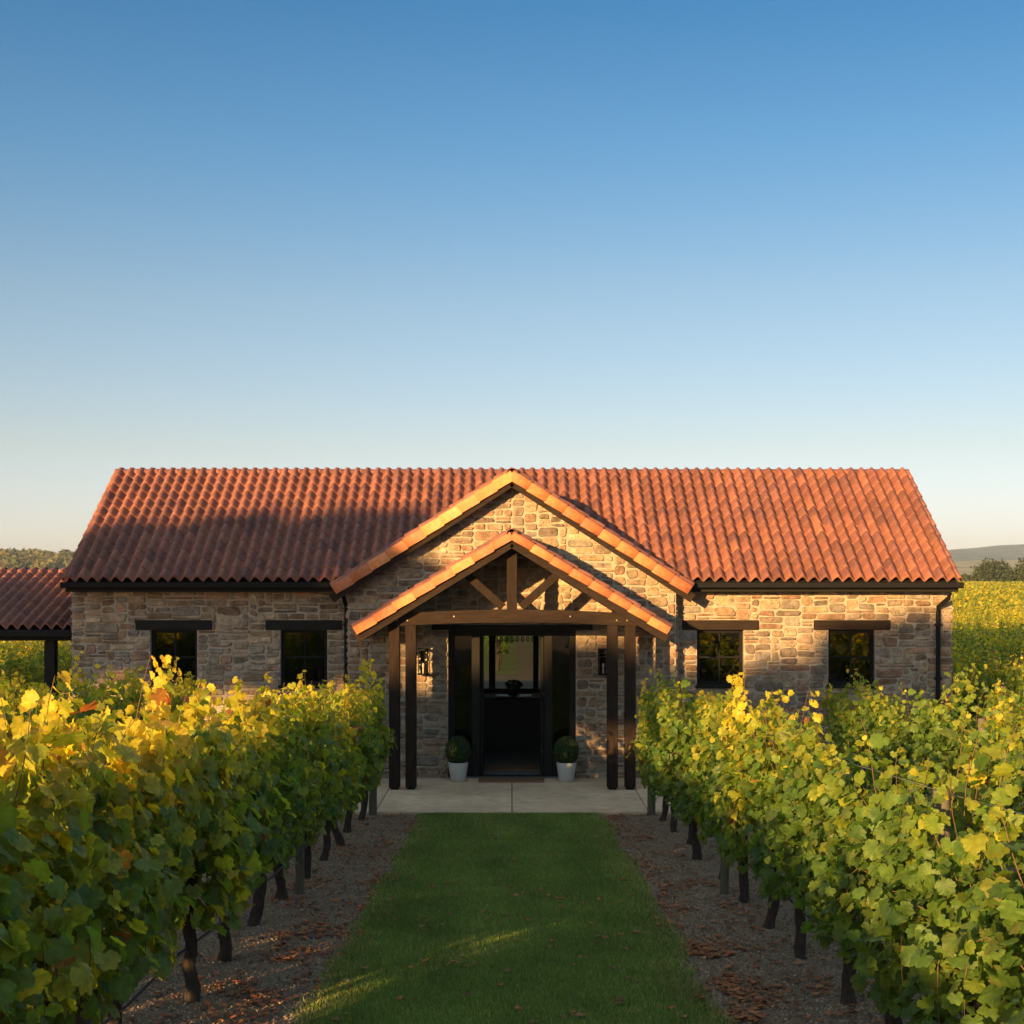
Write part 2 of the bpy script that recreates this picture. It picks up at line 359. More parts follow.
# ---- stonework
PAL = [(.235, .195, .16), (.2, .175, .155), (.27, .215, .165), (.165, .145, .135), (.235, .165, .13), (.3, .255, .205), (.2, .19, .185), (.19, .14, .11), (.255, .225, .19)]
def cuts(lo, hi, keys, step):
    ks = sorted({lo, hi} | {k for k in keys if lo < k < hi}); out = []
    for a, b_ in zip(ks, ks[1:]):
        n = max(1, round((b_ - a) / step)); out += [a + (b_ - a) * i / n for i in range(n)]
    return out + [hi]
def clip(poly, a, b_, c):
    """Keeps a*u + b*v <= c."""
    out = []
    for i in range(len(poly)):
        p, q = poly[i], poly[(i + 1) % len(poly)]
        dp, dq = a * p[0] + b_ * p[1] - c, a * q[0] + b_ * q[1] - c
        if dp <= 0: out.append(p)
        if dp * dq < 0: t = dp / (dp - dq); out.append((p[0] + (q[0] - p[0]) * t, p[1] + (q[1] - p[1]) * t))
    return out
def stones(b, u0, u1, z0, z1, to3, holes=(), planes=(), seed=1):
    r = random.Random(seed)
    U = cuts(u0, u1, [k for h in holes for k in h[:2]], .069); Z = cuts(z0, z1, [k for h in holes for k in h[2:]], .057)
    nu, nz = len(U) - 1, len(Z) - 1; occ = [[False] * nu for _ in range(nz)]
    for j in range(nz):
        for i in range(nu):
            cu, cz = (U[i] + U[i + 1]) / 2, (Z[j] + Z[j + 1]) / 2
            if any(h[0] < cu < h[1] and h[2] < cz < h[3] for h in holes): occ[j][i] = True
    for j in range(nz):
        i = 0
        while i < nu:
            if occ[j][i]: i += 1; continue
            hgt = r.choices((1, 2, 3), (1.6, 6, 1.6))[0]; wid = r.choices((2, 3, 4, 5, 6, 7), (2, 4, 5, 4, 3, 1.5))[0]
            if hgt == 1: wid = max(wid, 3)
            run = 0
            while i + run < nu and not occ[j][i + run]: run += 1
            if run - wid < 2: wid = min(run, 9)
            ww = 0
            while ww < wid and i + ww < nu and not occ[j][i + ww]: ww += 1
            if i + ww < nu and ww >= wid and all(occ[j][i + ww + 1:i + ww + 2]) : pass
            hh = 1
            while hh < hgt and j + hh < nz and all(not occ[j + hh][i + t] for t in range(ww)): hh += 1
            for a in range(hh):
                for t in range(ww): occ[j + a][i + t] = True
            A, B, Cz, D = U[i], U[i + ww], Z[j], Z[j + hh]; i += ww
            g = r.uniform(.0035, .0075); A += g; B -= g; Cz += g; D -= g
            w_, h_ = B - A, D - Cz
            if w_ < .02 or h_ < .02: continue
            jx, jz = min(.024, w_ * .15), min(.017, h_ * .2); rad = min(w_, h_) * r.uniform(.12, .34)
            poly = []
            sk = r.uniform(-1, 1) * jz * .8
            for (cx, cz, sx, sz) in ((A, Cz, 1, 1), (B, Cz, -1, 1), (B, D, -1, -1), (A, D, 1, -1)):
                ox, oz = r.uniform(-.4, 1) * jx * sx, r.uniform(-.3, 1) * jz * sz + sk * (1 if sx > 0 else -1) * .3
                p1 = (cx + ox + rad * sx, cz + oz); p2 = (cx + ox + rad * .3 * sx, cz + oz + rad * .3 * sz); p3 = (cx + ox, cz + oz + rad * sz)
                poly += [p3, p2, p1] if sx == sz else [p1, p2, p3]
            # mid-edge points
            q = []
            for k in range(12):
                q.append(poly[k])
                if k % 3 == 2:
                    n_ = poly[(k + 1) % 12]; q.append(((poly[k][0] + n_[0]) / 2 + r.uniform(-.004, .004), (poly[k][1] + n_[1]) / 2 + r.uniform(-.005, .005)))
            poly = q
            for (a_, b2, c_) in planes: poly = clip(poly, a_, b2, c_)
            if len(poly) < 4: continue
            cx = sum(p[0] for p in poly) / len(poly); cz = sum(p[1] for p in poly) / len(poly)
            hw = max(abs(p[0] - cx) for p in poly); hz = max(abs(p[1] - cz) for p in poly)
            if hw < .012 or hz < .012: continue
            base = r.choice(PAL); m_ = r.uniform(.8, 1.25); c = (base[0] * m_, base[1] * m_, base[2] * m_)
            hgt0 = r.uniform(.012, .03); tx, tz = r.uniform(-.012, .012), r.uniform(-.012, .012)
            def ring(ins, h):
                fx, fz = max(.1, 1 - ins / hw), max(.1, 1 - ins / hz); out = []
                for p in poly:
                    uu, zz = cx + (p[0] - cx) * fx, cz + (p[1] - cz) * fz
                    hh_ = h + (tx * (p[0] - cx) / hw + tz * (p[1] - cz) / hz if h > 0 else 0) + (noise.noise((uu * 23, zz * 23, seed)) * .007 if h > 0 else 0)
                    out.append(to3(uu, zz, hh_))
                return out
            b.grid([ring(0, -.004), ring(.002, hgt0 * .55), ring(.011, hgt0)], c, True, True)
            # rough top: an inner ring and a middle point
            top = ring(.011, hgt0); mid = ring(min(hw, hz) * .55, hgt0 + r.uniform(-.002, .008))
            b.grid([top, mid], c, False, True)
            m3 = to3(cx, cz, hgt0 + r.uniform(-.004, .008))
            for k in range(len(mid)): b.face([mid[k], mid[(k + 1) % len(mid)], m3], c, False)
def slab(b, U, Z, th, to3, holes=()):
    """Wall core with openings; front at depth 0, back at th."""
    us = sorted({U[0], U[1]} | {k for h in holes for k in h[:2]}); zs = sorted({Z[0], Z[1]} | {k for h in holes for k in h[2:]})
    full = lambda i, j: 0 <= i < len(us) - 1 and 0 <= j < len(zs) - 1 and not any(h[0] < (us[i] + us[i + 1]) / 2 < h[1] and h[2] < (zs[j] + zs[j + 1]) / 2 < h[3] for h in holes)
    for i in range(len(us) - 1):
        for j in range(len(zs) - 1):
            if not full(i, j): continue
            a, c, e, g = us[i], us[i + 1], zs[j], zs[j + 1]; T = lambda u, z, h: to3(u, z, -h)
            b.face([T(a, e, 0), T(c, e, 0), T(c, g, 0), T(a, g, 0)]); b.face([T(a, e, th), T(a, g, th), T(c, g, th), T(c, e, th)])
            if not full(i - 1, j): b.face([T(a, e, 0), T(a, g, 0), T(a, g, th), T(a, e, th)])
            if not full(i + 1, j): b.face([T(c, e, 0), T(c, e, th), T(c, g, th), T(c, g, 0)])
            if not full(i, j - 1): b.face([T(a, e, 0), T(a, e, th), T(c, e, th), T(c, e, 0)])
            if not full(i, j + 1): b.face([T(a, g, 0), T(c, g, 0), T(c, g, th), T(a, g, th)])
WT = .32
front = lambda Y: (lambda u, z, h: (u, Y - h, z))
back = lambda Y: (lambda u, z, h: (-u, Y + h, z))
left_ = lambda X: (lambda u, z, h: (X - h, -u, z))
right_ = lambda X: (lambda u, z, h: (X + h, u, z))
WIN = [(-5.63, 'left'), (-3.465, 'left'), (3.467, 'right'), (5.654, 'right')]
WW, WZ0, WZ1 = .39, 1.5, 2.418
core = MB(); st = MB()
ztop = 3.09
for k, (a, c) in enumerate(((-XW, -X_ENT + .02), (X_ENT - .02, XW))):
    holes = [(x - WW, x + WW, WZ0, WZ1) for x, s_ in WIN if a < x < c]
    slab(core, (a, c), (-.2, ztop), WT, front(Y_MAIN), holes)
    lint = [(x - .635, x + .635, WZ1, WZ1 + .167) for x, s_ in WIN if a < x < c]
    stones(st, a + (.0 if k == 0 else .1), c - (.1 if k == 0 else 0), -.1, ztop, front(Y_MAIN), holes + lint, seed=3 + k)
DH = (-1.05, 1.05, -.2, 2.43)
slab(core, (-X_ENT, X_ENT), (-.2, 3.05), WT + .2, front(Y_ENT), [DH])
gt = lambda x: G_Z - .16 - GM * abs(x)
c0 = G_Z - .16
for yy in (Y_ENT, Y_ENT + .3): core.face([(-X_ENT, yy, 3.05), (X_ENT, yy, 3.05), (X_ENT, yy, gt(X_ENT) if gt(X_ENT) > 3.06 else 3.06), (0, yy, c0), (-X_ENT, yy, 3.06)])
stones(st, -X_ENT, X_ENT, -.1, c0, front(Y_ENT), [DH, (-1.32, 1.32, 2.43, 2.52)], [(GM, 1, c0), (-GM, 1, c0)], seed=9)
# sides of the entrance projection, gable ends, rear wall
stones(st, -(Y_MAIN), -Y_ENT, -.1, 3.0, left_(-X_ENT), seed=21); stones(st, Y_ENT, Y_MAIN, -.1, 3.0, right_(X_ENT), seed=22)
BW = (-.66, .66, .95, 2.35)
slab(core, (-XW, XW), (-.2, ztop), WT, back(Y_BACK), [BW])
stones(st, -XW, XW, -.1, ztop, back(Y_BACK), [BW], seed=31)
gc = RIDGE_Z - .14
for sx, fn in ((-1, left_(-XW)), (1, right_(XW))):
    x = sx * XW
    core.face([(x, Y_MAIN, -.2), (x, Y_BACK, -.2), (x, Y_BACK, 3.05), (x, RIDGE_Y, gc), (x, Y_MAIN, 3.05)]); xi = sx * (XW - WT)
    core.face([(xi, Y_MAIN, -.2), (xi, Y_BACK, -.2), (xi, Y_BACK, 3.05), (xi, RIDGE_Y, gc), (xi, Y_MAIN, 3.05)])
    s_ = -1 if sx < 0 else 1; cy = RIDGE_Y * s_
    u0, u1 = (Y_MAIN, Y_BACK) if sx > 0 else (-Y_BACK, -Y_MAIN)
    stones(st, u0, u1, -.1, gc, fn, (), [(PM, 1, gc + PM * cy), (-PM, 1, gc - PM * cy)], seed=41 + sx)
hb(core, 'wall', M['mortar'], recalc=False)
hb(st, 'stonework', M['stone'], recalc=False)
# indoor surfaces
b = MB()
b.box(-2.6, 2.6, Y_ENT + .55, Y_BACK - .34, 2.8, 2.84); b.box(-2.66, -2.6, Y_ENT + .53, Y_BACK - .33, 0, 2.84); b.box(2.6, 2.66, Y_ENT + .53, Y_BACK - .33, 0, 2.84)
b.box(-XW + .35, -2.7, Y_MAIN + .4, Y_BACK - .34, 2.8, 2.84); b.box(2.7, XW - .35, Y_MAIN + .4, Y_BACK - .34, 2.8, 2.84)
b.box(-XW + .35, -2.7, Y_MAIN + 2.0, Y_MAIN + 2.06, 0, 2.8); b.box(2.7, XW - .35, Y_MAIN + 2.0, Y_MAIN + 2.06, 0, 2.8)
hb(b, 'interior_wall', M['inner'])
b = MB(); b.box(-2.6, 2.6, Y_ENT + .02, Y_BACK - .33, -.08, .012); hb(b, 'floor', M['floor'])

# ---- clay tiles
TP, TC = .19, .286
TPAL = [(.215, .08, .052), (.195, .072, .05), (.235, .09, .056), (.175, .066, .048), (.205, .08, .057), (.15, .06, .048), (.22, .082, .052), (.185, .073, .053)]
def tile_slope(b, O, U, V, N_, width, length, seed=0, skip=None, amp=.086):
    r = random.Random(seed); O, U, V, N_ = map(Vector, (O, U, V, N_))
    nc = round(width / TP); tp = width / nc; nr = math.ceil(length / TC - .15); tcs = length / nr; S = 8
    prof = [amp * (.5 + .5 * math.cos(2 * math.pi * (t / S) - math.pi * .9)) ** .75 * 1.25 for t in range(S + 1)]
    for j in range(nr):
        for i in range(nc):
            if skip:
                P = O + U * (i + .5) * tp + V * (j + .5) * tcs
                if skip(P): continue
            u0 = i * tp; v0 = j * tcs + r.uniform(-.006, .006); v1 = (j + 1) * tcs + .012
            lift = .024 + r.uniform(-.003, .004); c = r.choice(TPAL); m_ = r.uniform(.82, 1.15); c = (c[0] * m_, c[1] * m_, c[2] * m_)
            rows = []
            for (v, h) in ((v0, -.012), (v0 + .001, lift - .006), (v0 + .008, lift), (v0 + tcs * .5, lift * .62 + .001), (v1, .002)):
                lip = (v == v0)
                rows.append([O + U * (u0 + tp * t / S) + V * v + N_ * (prof[t] * (1.0 if not lip else .9) + h) for t in range(S + 1)])
            b.grid(rows, c, True)
nm = math.hypot(1, PM); slen = math.hypot(RIDGE_Y - EAVE_Y, RIDGE_Z - EAVE_Z)
b = MB()
def under_gable(P):
    return abs(P.x) < G_X - .12 and P.z < G_Z - .1 - GM * abs(P.x) 
tile_slope(b, (-XR, EAVE_Y, EAVE_Z), (1, 0, 0), (0, 1 / nm, PM / nm), (0, -PM / nm, 1 / nm), 2 * XR, slen, 1, under_gable)
tile_slope(b, (XR, 2 * RIDGE_Y - EAVE_Y, EAVE_Z), (-1, 0, 0), (0, -1 / nm, PM / nm), (0, PM / nm, 1 / nm), 2 * XR, slen, 2)
roof = hb(b, 'roof', M['tile'])
# decking under the tiles
b = MB()
for s_ in (-1, 1):
    y0 = RIDGE_Y + s_ * (RIDGE_Y - EAVE_Y) * .985
    for (xa, xb) in ((-XR + .03, -G_X), (G_X, XR - .03)) if s_ < 0 else ((-XR + .03, XR - .03),):
        b.grid([[(xa, y0, EAVE_Z - .01), (xb, y0, EAVE_Z - .01)], [(xa, RIDGE_Y, RIDGE_Z - .03), (xb, RIDGE_Y, RIDGE_Z - .03)]], smooth=False)
        b.grid([[(xa, y0, EAVE_Z - .06), (xb, y0, EAVE_Z - .06)], [(xa, RIDGE_Y, RIDGE_Z - .09), (xb, RIDGE_Y, RIDGE_Z - .09)]], smooth=False)
hb(b, 'roof_deck', M['black_wood'])
def ridge_caps(b, p, q, r_=.1, n=None, seed=5):
    p, q = Vector(p), Vector(q); L = (q - p).length; n = n or round(L / .38); d = (q - p) / L; rr = random.Random(seed)
    side = d.cross(Vector((0, 0, 1))).normalized(); up = side.cross(d)
    for i in range(n):
        c = rr.choice(TPAL); m_ = rr.uniform(.85, 1.15); c = tuple(v * m_ for v in c); a, e = L * i / n - .012, L * (i + 1) / n + .012; rows = []
        for (t, rad) in ((a, .1), (a, r_), (a + .05, r_), (a + .055, r_ * .93), (e, r_ * .88), ):
            if rad == .1 and t == a and not rows: rad = r_ * .86
            rows.append([p + d * t + (side * math.cos(th) + up * math.sin(th) * .8) * rad for th in [math.pi * (-.06 + 1.12 * k / 8) for k in range(9)]])
        b.grid(rows, c, True)
b = MB(); ridge_caps(b, (-XR - .01, RIDGE_Y, RIDGE_Z - .01), (XR + .01, RIDGE_Y, RIDGE_Z - .01)); hb(b, 'ridge_cap', M['tile'])
# verge tiles of the long roof (down both gable ends)
def rake_tiles(b, p, q, front_dir, n, pal, seed, h=.135, dep=.15, lift=.016):
    """Capping tiles from the foot p to the top q; front_dir points away from the wall."""
    p, q, f = Vector(p), Vector(q), Vector(front_dir); d = (q - p); L = d.length; d /= L; up = (Vector((0, 0, 1)) - d * d.z).normalized(); rr = random.Random(seed)
    for i in range(n):
        c = rr.choice(pal); m_ = rr.uniform(.88, 1.12); c = tuple(v * m_ for v in c); a, e = L * i / n - .014, L * (i + 1) / n + .012
        prof = [(-dep, .01), (-dep * .7, .03), (-.02, .036), (.012, .03), (.024, .012), (.028, -.03), (.03, -h)]
        rows = []
        for (t, l_) in ((a + .02, -.02), (a + .023, lift), (e, .0)):
            rows.append([p + d * t + f * y_ * (1 if l_ >= 0 else .8) + up * (z_ + (l_ if l_ >= 0 else lift - .02)) + f * (.012 if t < e - .1 else 0) for y_, z_ in prof])
        b.grid(rows, c, True)
OPAL = [(.5, .17, .06), (.46, .15, .06), (.54, .2, .075), (.42, .13, .055)]
for sx in (-1, 1):
    b = MB()
    for sy in (-1, 1):
        rake_tiles(b, (sx * XR, RIDGE_Y + sy * (RIDGE_Y - EAVE_Y), EAVE_Z + .03), (sx * XR, RIDGE_Y, RIDGE_Z + .03), (sx, 0, 0), 11, TPAL, 50 + sx + sy, h=.07, dep=.05)
    hb(b, 'verge_tile', M['tile'])
# entrance gable roof
b = MB(); gn = math.hypot(1, GM); gl = math.hypot(G_X, G_Z - G_EZ)
gable_back = EAVE_Y + (G_Z - EAVE_Z) / PM
def over_main(P): return P.z < EAVE_Z + (P.y - EAVE_Y) * PM - .1
tile_slope(b, (-G_X, gable_back, G_EZ), (0, -1, 0), (1 / gn, 0, GM / gn), (-GM / gn, 0, 1 / gn), gable_back - G_Y, gl, 7, over_main)
tile_slope(b, (G_X, G_Y, G_EZ), (0, 1, 0), (-1 / gn, 0, GM / gn), (GM / gn, 0, 1 / gn), gable_back - G_Y, gl, 8, over_main)
hb(b, 'gable_roof', M['tile'])
b = MB(); ridge_caps(b, (0, G_Y - .03, G_Z + .02), (0, gable_back + .2, G_Z + .02), .095, seed=6); hb(b, 'gable_ridge_cap', M['tile'])
b = MB()
for sx in (-1, 1): rake_tiles(b, (sx * (G_X + .01), G_Y, G_EZ + .02), (sx * .02, G_Y, G_Z + .02), (0, -1, 0), 10, OPAL, 60 + sx)
hb(b, 'gable_rake_tile', M['tile'])
b = MB()
for sx in (-1, 1):
    b.beam((sx * (G_X + .03), G_Y + .03, G_EZ - .15), (sx * -.0, G_Y + .03, G_Z - .13), .04, .15, b=.004)
    b.face([(sx * G_X, G_Y + .05, G_EZ - .06), (0, G_Y + .05, G_Z - .06), (0, Y_ENT + .1, G_Z - .06), (sx * G_X, Y_ENT + .1, G_EZ - .06)])
    b.face([(sx * G_X, G_Y + .05, G_EZ - .02), (0, G_Y + .05, G_Z - .02), (0, 25.5, G_Z - .02), (sx * G_X, Y_ENT + .1, G_EZ - .02)])
hb(b, 'bargeboard', M['timber_x'])
# fascia and gutters
for (xa, xb) in ((-XR - .04, -G_X - .0), (G_X + .0, XR + .04)):
    b = MB(); y = EAVE_Y - .01
    prof = [(0, 0), (-.1, 0), (-.12, .02), (-.125, .09), (-.132, .098), (-.125, .1), (-.115, .095), (-.11, .03), (-.0, .02)]
    b.grid([[(x, y + p_[0] + .04, EAVE_Z - .11 + p_[1]) for p_ in prof] for x in (xa, xb)], smooth=False)
    for x in (xa, xb): b.face([(x, y + p_[0] + .04, EAVE_Z - .11 + p_[1]) for p_ in prof[:5]] + [(x, y + .04, EAVE_Z - .02)])
    hb(b, 'gutter', M['black'])
    b = MB(); b.box(xa + .05, xb - .05, y + .045, y + .075, EAVE_Z - .17, EAVE_Z - .005, b=.004); b.box(xa + .06, xb - .06, y + .076, Y_MAIN + .02, EAVE_Z - .14, EAVE_Z - .12)
    hb(b, 'fascia', M['black_wood'])
b = MB(); b.box(-XR, XR, 29.03, 29.12, EAVE_Z - .12, EAVE_Z - .02, b=.01); b.box(-XR, XR, Y_BACK - .02, 29.02, EAVE_Z - .16, EAVE_Z - .14); hb(b, 'gutter', M['black'])
# downpipes
b = MB(); b.tube([(-2.78, 22.92, 3.04), (-2.76, 22.95, 2.96), (-2.75, 23.22, 2.82), (-2.75, 23.23, 2.7), (-2.75, 23.23, .02)], .035, 10)
for z in (.6, 1.6, 2.5): b.box(-2.8, -2.7, 23.19, 23.29, z, z + .03)
hb(b, 'downpipe', M['black'])
b = MB(); b.tube([(7.16, 22.92, 3.04), (7.15, 22.93, 2.95), (7.07, 23.22, 2.8), (7.07, 23.23, 2.7), (7.07, 23.23, .02)], .038, 10)
for z in (.6, 1.6, 2.5): b.box(7.02, 7.12, 23.19, 23.29, z, z + .03)
hb(b, 'downpipe', M['black'])
# ---- windows
for x, s_ in WIN:
    b = MB(); b.box(x - .635, x + .635, Y_MAIN - .035, Y_MAIN + .2, WZ1 + .002, WZ1 + .165, b=.008)
    hb(b, 'lintel', M['black_wood'] if x < 0 else M['timber_x'])  # lit right lintels browner, shaded left ones black: light put into the colour
    b = MB(); yf = Y_MAIN + .09; t = .055
    b.box(x - WW, x - WW + t, yf, yf + .07, WZ0, WZ1, b=.004); b.box(x + WW - t, x + WW, yf, yf + .07, WZ0, WZ1, b=.004)
    b.box(x - WW + t, x + WW - t, yf, yf + .07, WZ1 - t, WZ1, b=.004); b.box(x - WW + t, x + WW - t, yf, yf + .07, WZ0, WZ0 + t, b=.004)
    zm = (WZ0 + WZ1) / 2; b.box(x - .012, x + .012, yf + .015, yf + .055, WZ0 + t, WZ1 - t, b=.002); b.box(x - WW + t, x + WW - t, yf + .017, yf + .053, zm - .014, zm + .014, b=.002)
    fr = hb(b, 'window', M['black'])
    b = MB(); b.box(x - WW - .03, x + WW + .03, Y_MAIN - .045, yf, WZ0 - .05, WZ0 + .004, b=.004); hb(b, 'sill', M['black_wood'], fr)
    b = MB(); yg = yf + .034; b.face([(x - WW + t, yg, WZ0 + t), (x + WW - t, yg, WZ0 + t), (x + WW - t, yg, WZ1 - t), (x - WW + t, yg, WZ1 - t)]); hb(b, 'pane', M['glass'], fr)
# ---- rear window
b = MB(); y = Y_BACK - .2
for (xa, xb) in ((-.66, -.6), (-.47, -.34), (.43, .54), (.6, .66)): b.box(xa, xb, y, y + .09, .95, 2.35, b=.004)
for (za, zb) in ((.95, 1.03), (2.27, 2.35)): b.box(-.6, .6, y + .005, y + .085, za, zb)
fr = hb(b, 'rear_window', M['black'])
b = MB(); b.face([(-.6, y + .045, 1.03), (.6, y + .045, 1.03), (.6, y + .045, 2.27), (-.6, y + .045, 2.27)]); hb(b, 'pane', M['rear_glass'], fr)
# ---- entrance: frame, sidelights, two open doors
b = MB(); b.box(-1.32, 1.32, Y_ENT - .05, Y_ENT + .2, 2.432, 2.52, b=.006); hb(b, 'lintel', M['black_wood'])
b = MB(); y = Y_ENT + .08
for s_ in (-1, 1):
    for (xa, xb) in ((.95, 1.05), (.53, .665)):
        b.box(min(s_ * xa, s_ * xb), max(s_ * xa, s_ * xb), y, y + .12, 0, 2.43, b=.005)
    b.box(min(s_ * .665, s_ * .95), max(s_ * .665, s_ * .95), y + .01, y + .11, .0, .38, b=.005)
b.box(-.95, .95, y + .003, y + .117, 2.33, 2.43, b=.004); b.box(-.53, .53, y + .01, y + .11, -.01, .03, b=.004)
ef = hb(b, 'entrance_frame', M['black_wood'])
for s_ in (-1, 1):
    b = MB(); xa, xb = sorted((s_ * .665, s_ * .95)); b.face([(xa, y + .06, .38), (xb, y + .06, .38), (xb, y + .06, 2.33), (xa, y + .06, 2.33)]); hb(b, 'sidelight', M['glass'], ef)
for s_ in (-1, 1):
    b = MB(); X = s_ * .5; y0, y1 = y + .12, y + .6
    for (ya, yb) in ((y0, y0 + .09), (y1 - .09, y1)): b.box(X - .024, X + .024, ya, yb, .03, 2.32, b=.003)
    b.box(X - .022, X + .022, y0 + .09, y1 - .09, .03, .3); b.box(X - .022, X + .022, y0 + .09, y1 - .09, 2.22, 2.32)
    dr = hb(b, 'door', M['black_wood'])
    b = MB(); b.face([(X, y0 + .09, .3), (X, y1 - .09, .3), (X, y1 - .09, 2.22), (X, y0 + .09, 2.22)]); hb(b, 'pane', M['clear'], dr)
    b = MB(); hx = X - s_ * .06; b.tube([(hx, y0 + .5 - .06, 1.0), (hx, y0 + .5 - .06, 1.25)], .008, 8); 
    for z in (1.03, 1.22): b.tube([(hx, y0 + .44, z), (X, y0 + .44, z)], .008, 6)
    hb(b, 'handle', M['black'], dr)
# ---- porch
Yp = 21.69
for xc in (-1.825, -1.57, 1.56, 1.835):
    b = MB(); b.box(xc - .083, xc + .083, Yp, Yp + .166, .03, 2.56, b=.008); p = hb(b, 'porch_post', M['timber'])
    b = MB(); b.box(xc - .06, xc + .06, Yp + .02, Yp + .14, .0, .03); hb(b, 'base_plate', M['black'], p)
b = MB(); n = 24; rows = []
for yy in (0,):
    y0, y1 = Yp - .03, Yp + .15; T = []; B = []
    for i in range(n + 1):
        x = -1.93 + 3.86 * i / n; k = 1 - (x / 1.93) ** 2; T.append((x, 2.72 + .075 * k)); B.append((x, 2.535 + .06 * k))
    for i in range(n):
        (xa, ta), (xb, tb) = T[i], T[i + 1]; ba, bb = B[i][1], B[i + 1][1]
        b.face([(xa, y0, ba), (xb, y0, bb), (xb, y0, tb), (xa, y0, ta)]); b.face([(xa, y1, ba), (xa, y1, ta), (xb, y1, tb), (xb, y1, bb)])
        b.face([(xa, y0, ta), (xb, y0, tb), (xb, y1, tb), (xa, y1, ta)]); b.face([(xa, y0, ba), (xa, y1, ba), (xb, y1, bb), (xb, y0, bb)])
    for (x, t_), (x2, b2) in ((T[0], B[0]), (T[-1], B[-1])): b.face([(x, y0, b2), (x, y0, t_), (x, y1, t_), (x, y1, b2)])
hb(b, 'tie_beam', M['timber_x'])
for x, z in ((-1.78, 2.63), (-1.62, 2.63), (1.62, 2.63), (1.78, 2.63), (-.9, 2.69), (.9, 2.69)):
    b = MB(); b.tube([(x, Yp - .036, z), (x, Yp - .03, z)], .012, 8); hb(b, 'bolt', M['wire'])
b = MB(); b.box(-.08, .08, Yp - .02, Yp + .13, 2.79, P_Z - .2, b=.006); hb(b, 'king_post', M['timber'])
zr = lambda x: P_Z - .2 - PMp * abs(x)
for sx in (-1, 1):
    b = MB(); b.beam((sx * .70, Yp + .055, zr(.70) + .02), (sx * .14, Yp + .055, 2.83), .12, .125, b=.006, up=(0, 1, 0) if False else (0, 0, 1)); hb(b, 'brace', M['timber'])
# porch rafters: the front pair is the lit bargeboard, two pairs behind
for yy, hh in ((P_Y + .07, .15), (22.25, .13), (22.85, .13)):
    for sx in (-1, 1):
        b = MB(); zo = -.115
        b.beam((sx * (P_X - .02), yy, P_EZ + zo), (sx * .0, yy, P_Z + zo), .1, hh, b=.006)
        hb(b, 'rafter', M['timber_x'])
b = MB()
for sx in (-1, 1):
    for d0, d1 in ((-.03, -.055),):
        b.face([(sx * P_X, P_Y, P_EZ + d0), (0, P_Y, P_Z + d0), (0, Y_ENT, P_Z + d0), (sx * P_X, Y_ENT, P_EZ + d0)])
        b.face([(sx * P_X, P_Y + .02, P_EZ + d1), (0, P_Y + .02, P_Z + d1), (0, Y_ENT, P_Z + d1), (sx * P_X, Y_ENT, P_EZ + d1)])
    xc = sx * 1.7; b.box(xc - .07, xc + .07, Yp + .151, Y_ENT - .03, 2.58, 2.74, b=.005)
hb(b, 'porch_ceiling', M['black_wood'])
b = MB(); pn = math.hypot(1, PMp); pl = math.hypot(P_X, P_Z - P_EZ)
tile_slope(b, (-P_X, Y_ENT - .03, P_EZ), (0, -1, 0), (1 / pn, 0, PMp / pn), (-PMp / pn, 0, 1 / pn), Y_ENT - .03 - P_Y, pl, 17)
tile_slope(b, (P_X, P_Y, P_EZ), (0, 1, 0), (-1 / pn, 0, PMp / pn), (PMp / pn, 0, 1 / pn), Y_ENT - .03 - P_Y, pl, 18)
hb(b, 'porch_roof', M['tile'])
b = MB(); ridge_caps(b, (0, P_Y - .04, P_Z + .03), (0, Y_ENT - .03, P_Z + .03), .09, seed=8); hb(b, 'porch_ridge_cap', M['tile'])
b = MB()
for sx in (-1, 1): rake_tiles(b, (sx * (P_X + .01), P_Y, P_EZ + .02), (sx * .03, P_Y, P_Z + .02), (0, -1, 0), 8, OPAL, 70 + sx, h=.1)
hb(b, 'porch_rake_tile', M['tile'])

# ---------------------------------------------------------------- things at the entrance
def lantern(x, label):
    t = tag(empty('wall_lantern', (x, Y_ENT - .03, 1.7)), label, 'wall lamp', 'wall lanterns beside the entrance')
    b = MB(); b.box(-.05, .05, 0, .03, .02, .42, b=.004); b.build('back_plate', M['black'], t)
    b = MB(); b.box(-.085, .085, -.17, -.01, .4, .43, b=.004); b.box(-.085, .085, -.17, -.01, 0, .025, b=.004)
    for sx in (-.078, .066):
        for sy in (-.163, -.03): b.box(sx, sx + .012, sy, sy + .012, .025, .4)
    b.box(-.02, .02, -.03, 0.0, .36, .4); b.build('frame', M['black'], t)
    b = MB(); b.box(-.066, .066, -.155, -.03, .025, .4); b.build('glass', M['clear'], t)
    b = MB(); b.lathe([(0, .025), (.014, .025), (.014, .1), (.008, .11), (.02, .15), (.018, .18), (0, .2)], 0, -.09, 0, 12); b.build('bulb', M['pot'], t)
lantern(-1.45, 'black framed glass lantern on the stone wall left of the door')
lantern(1.49, 'black framed glass lantern on the stone wall right of the door')
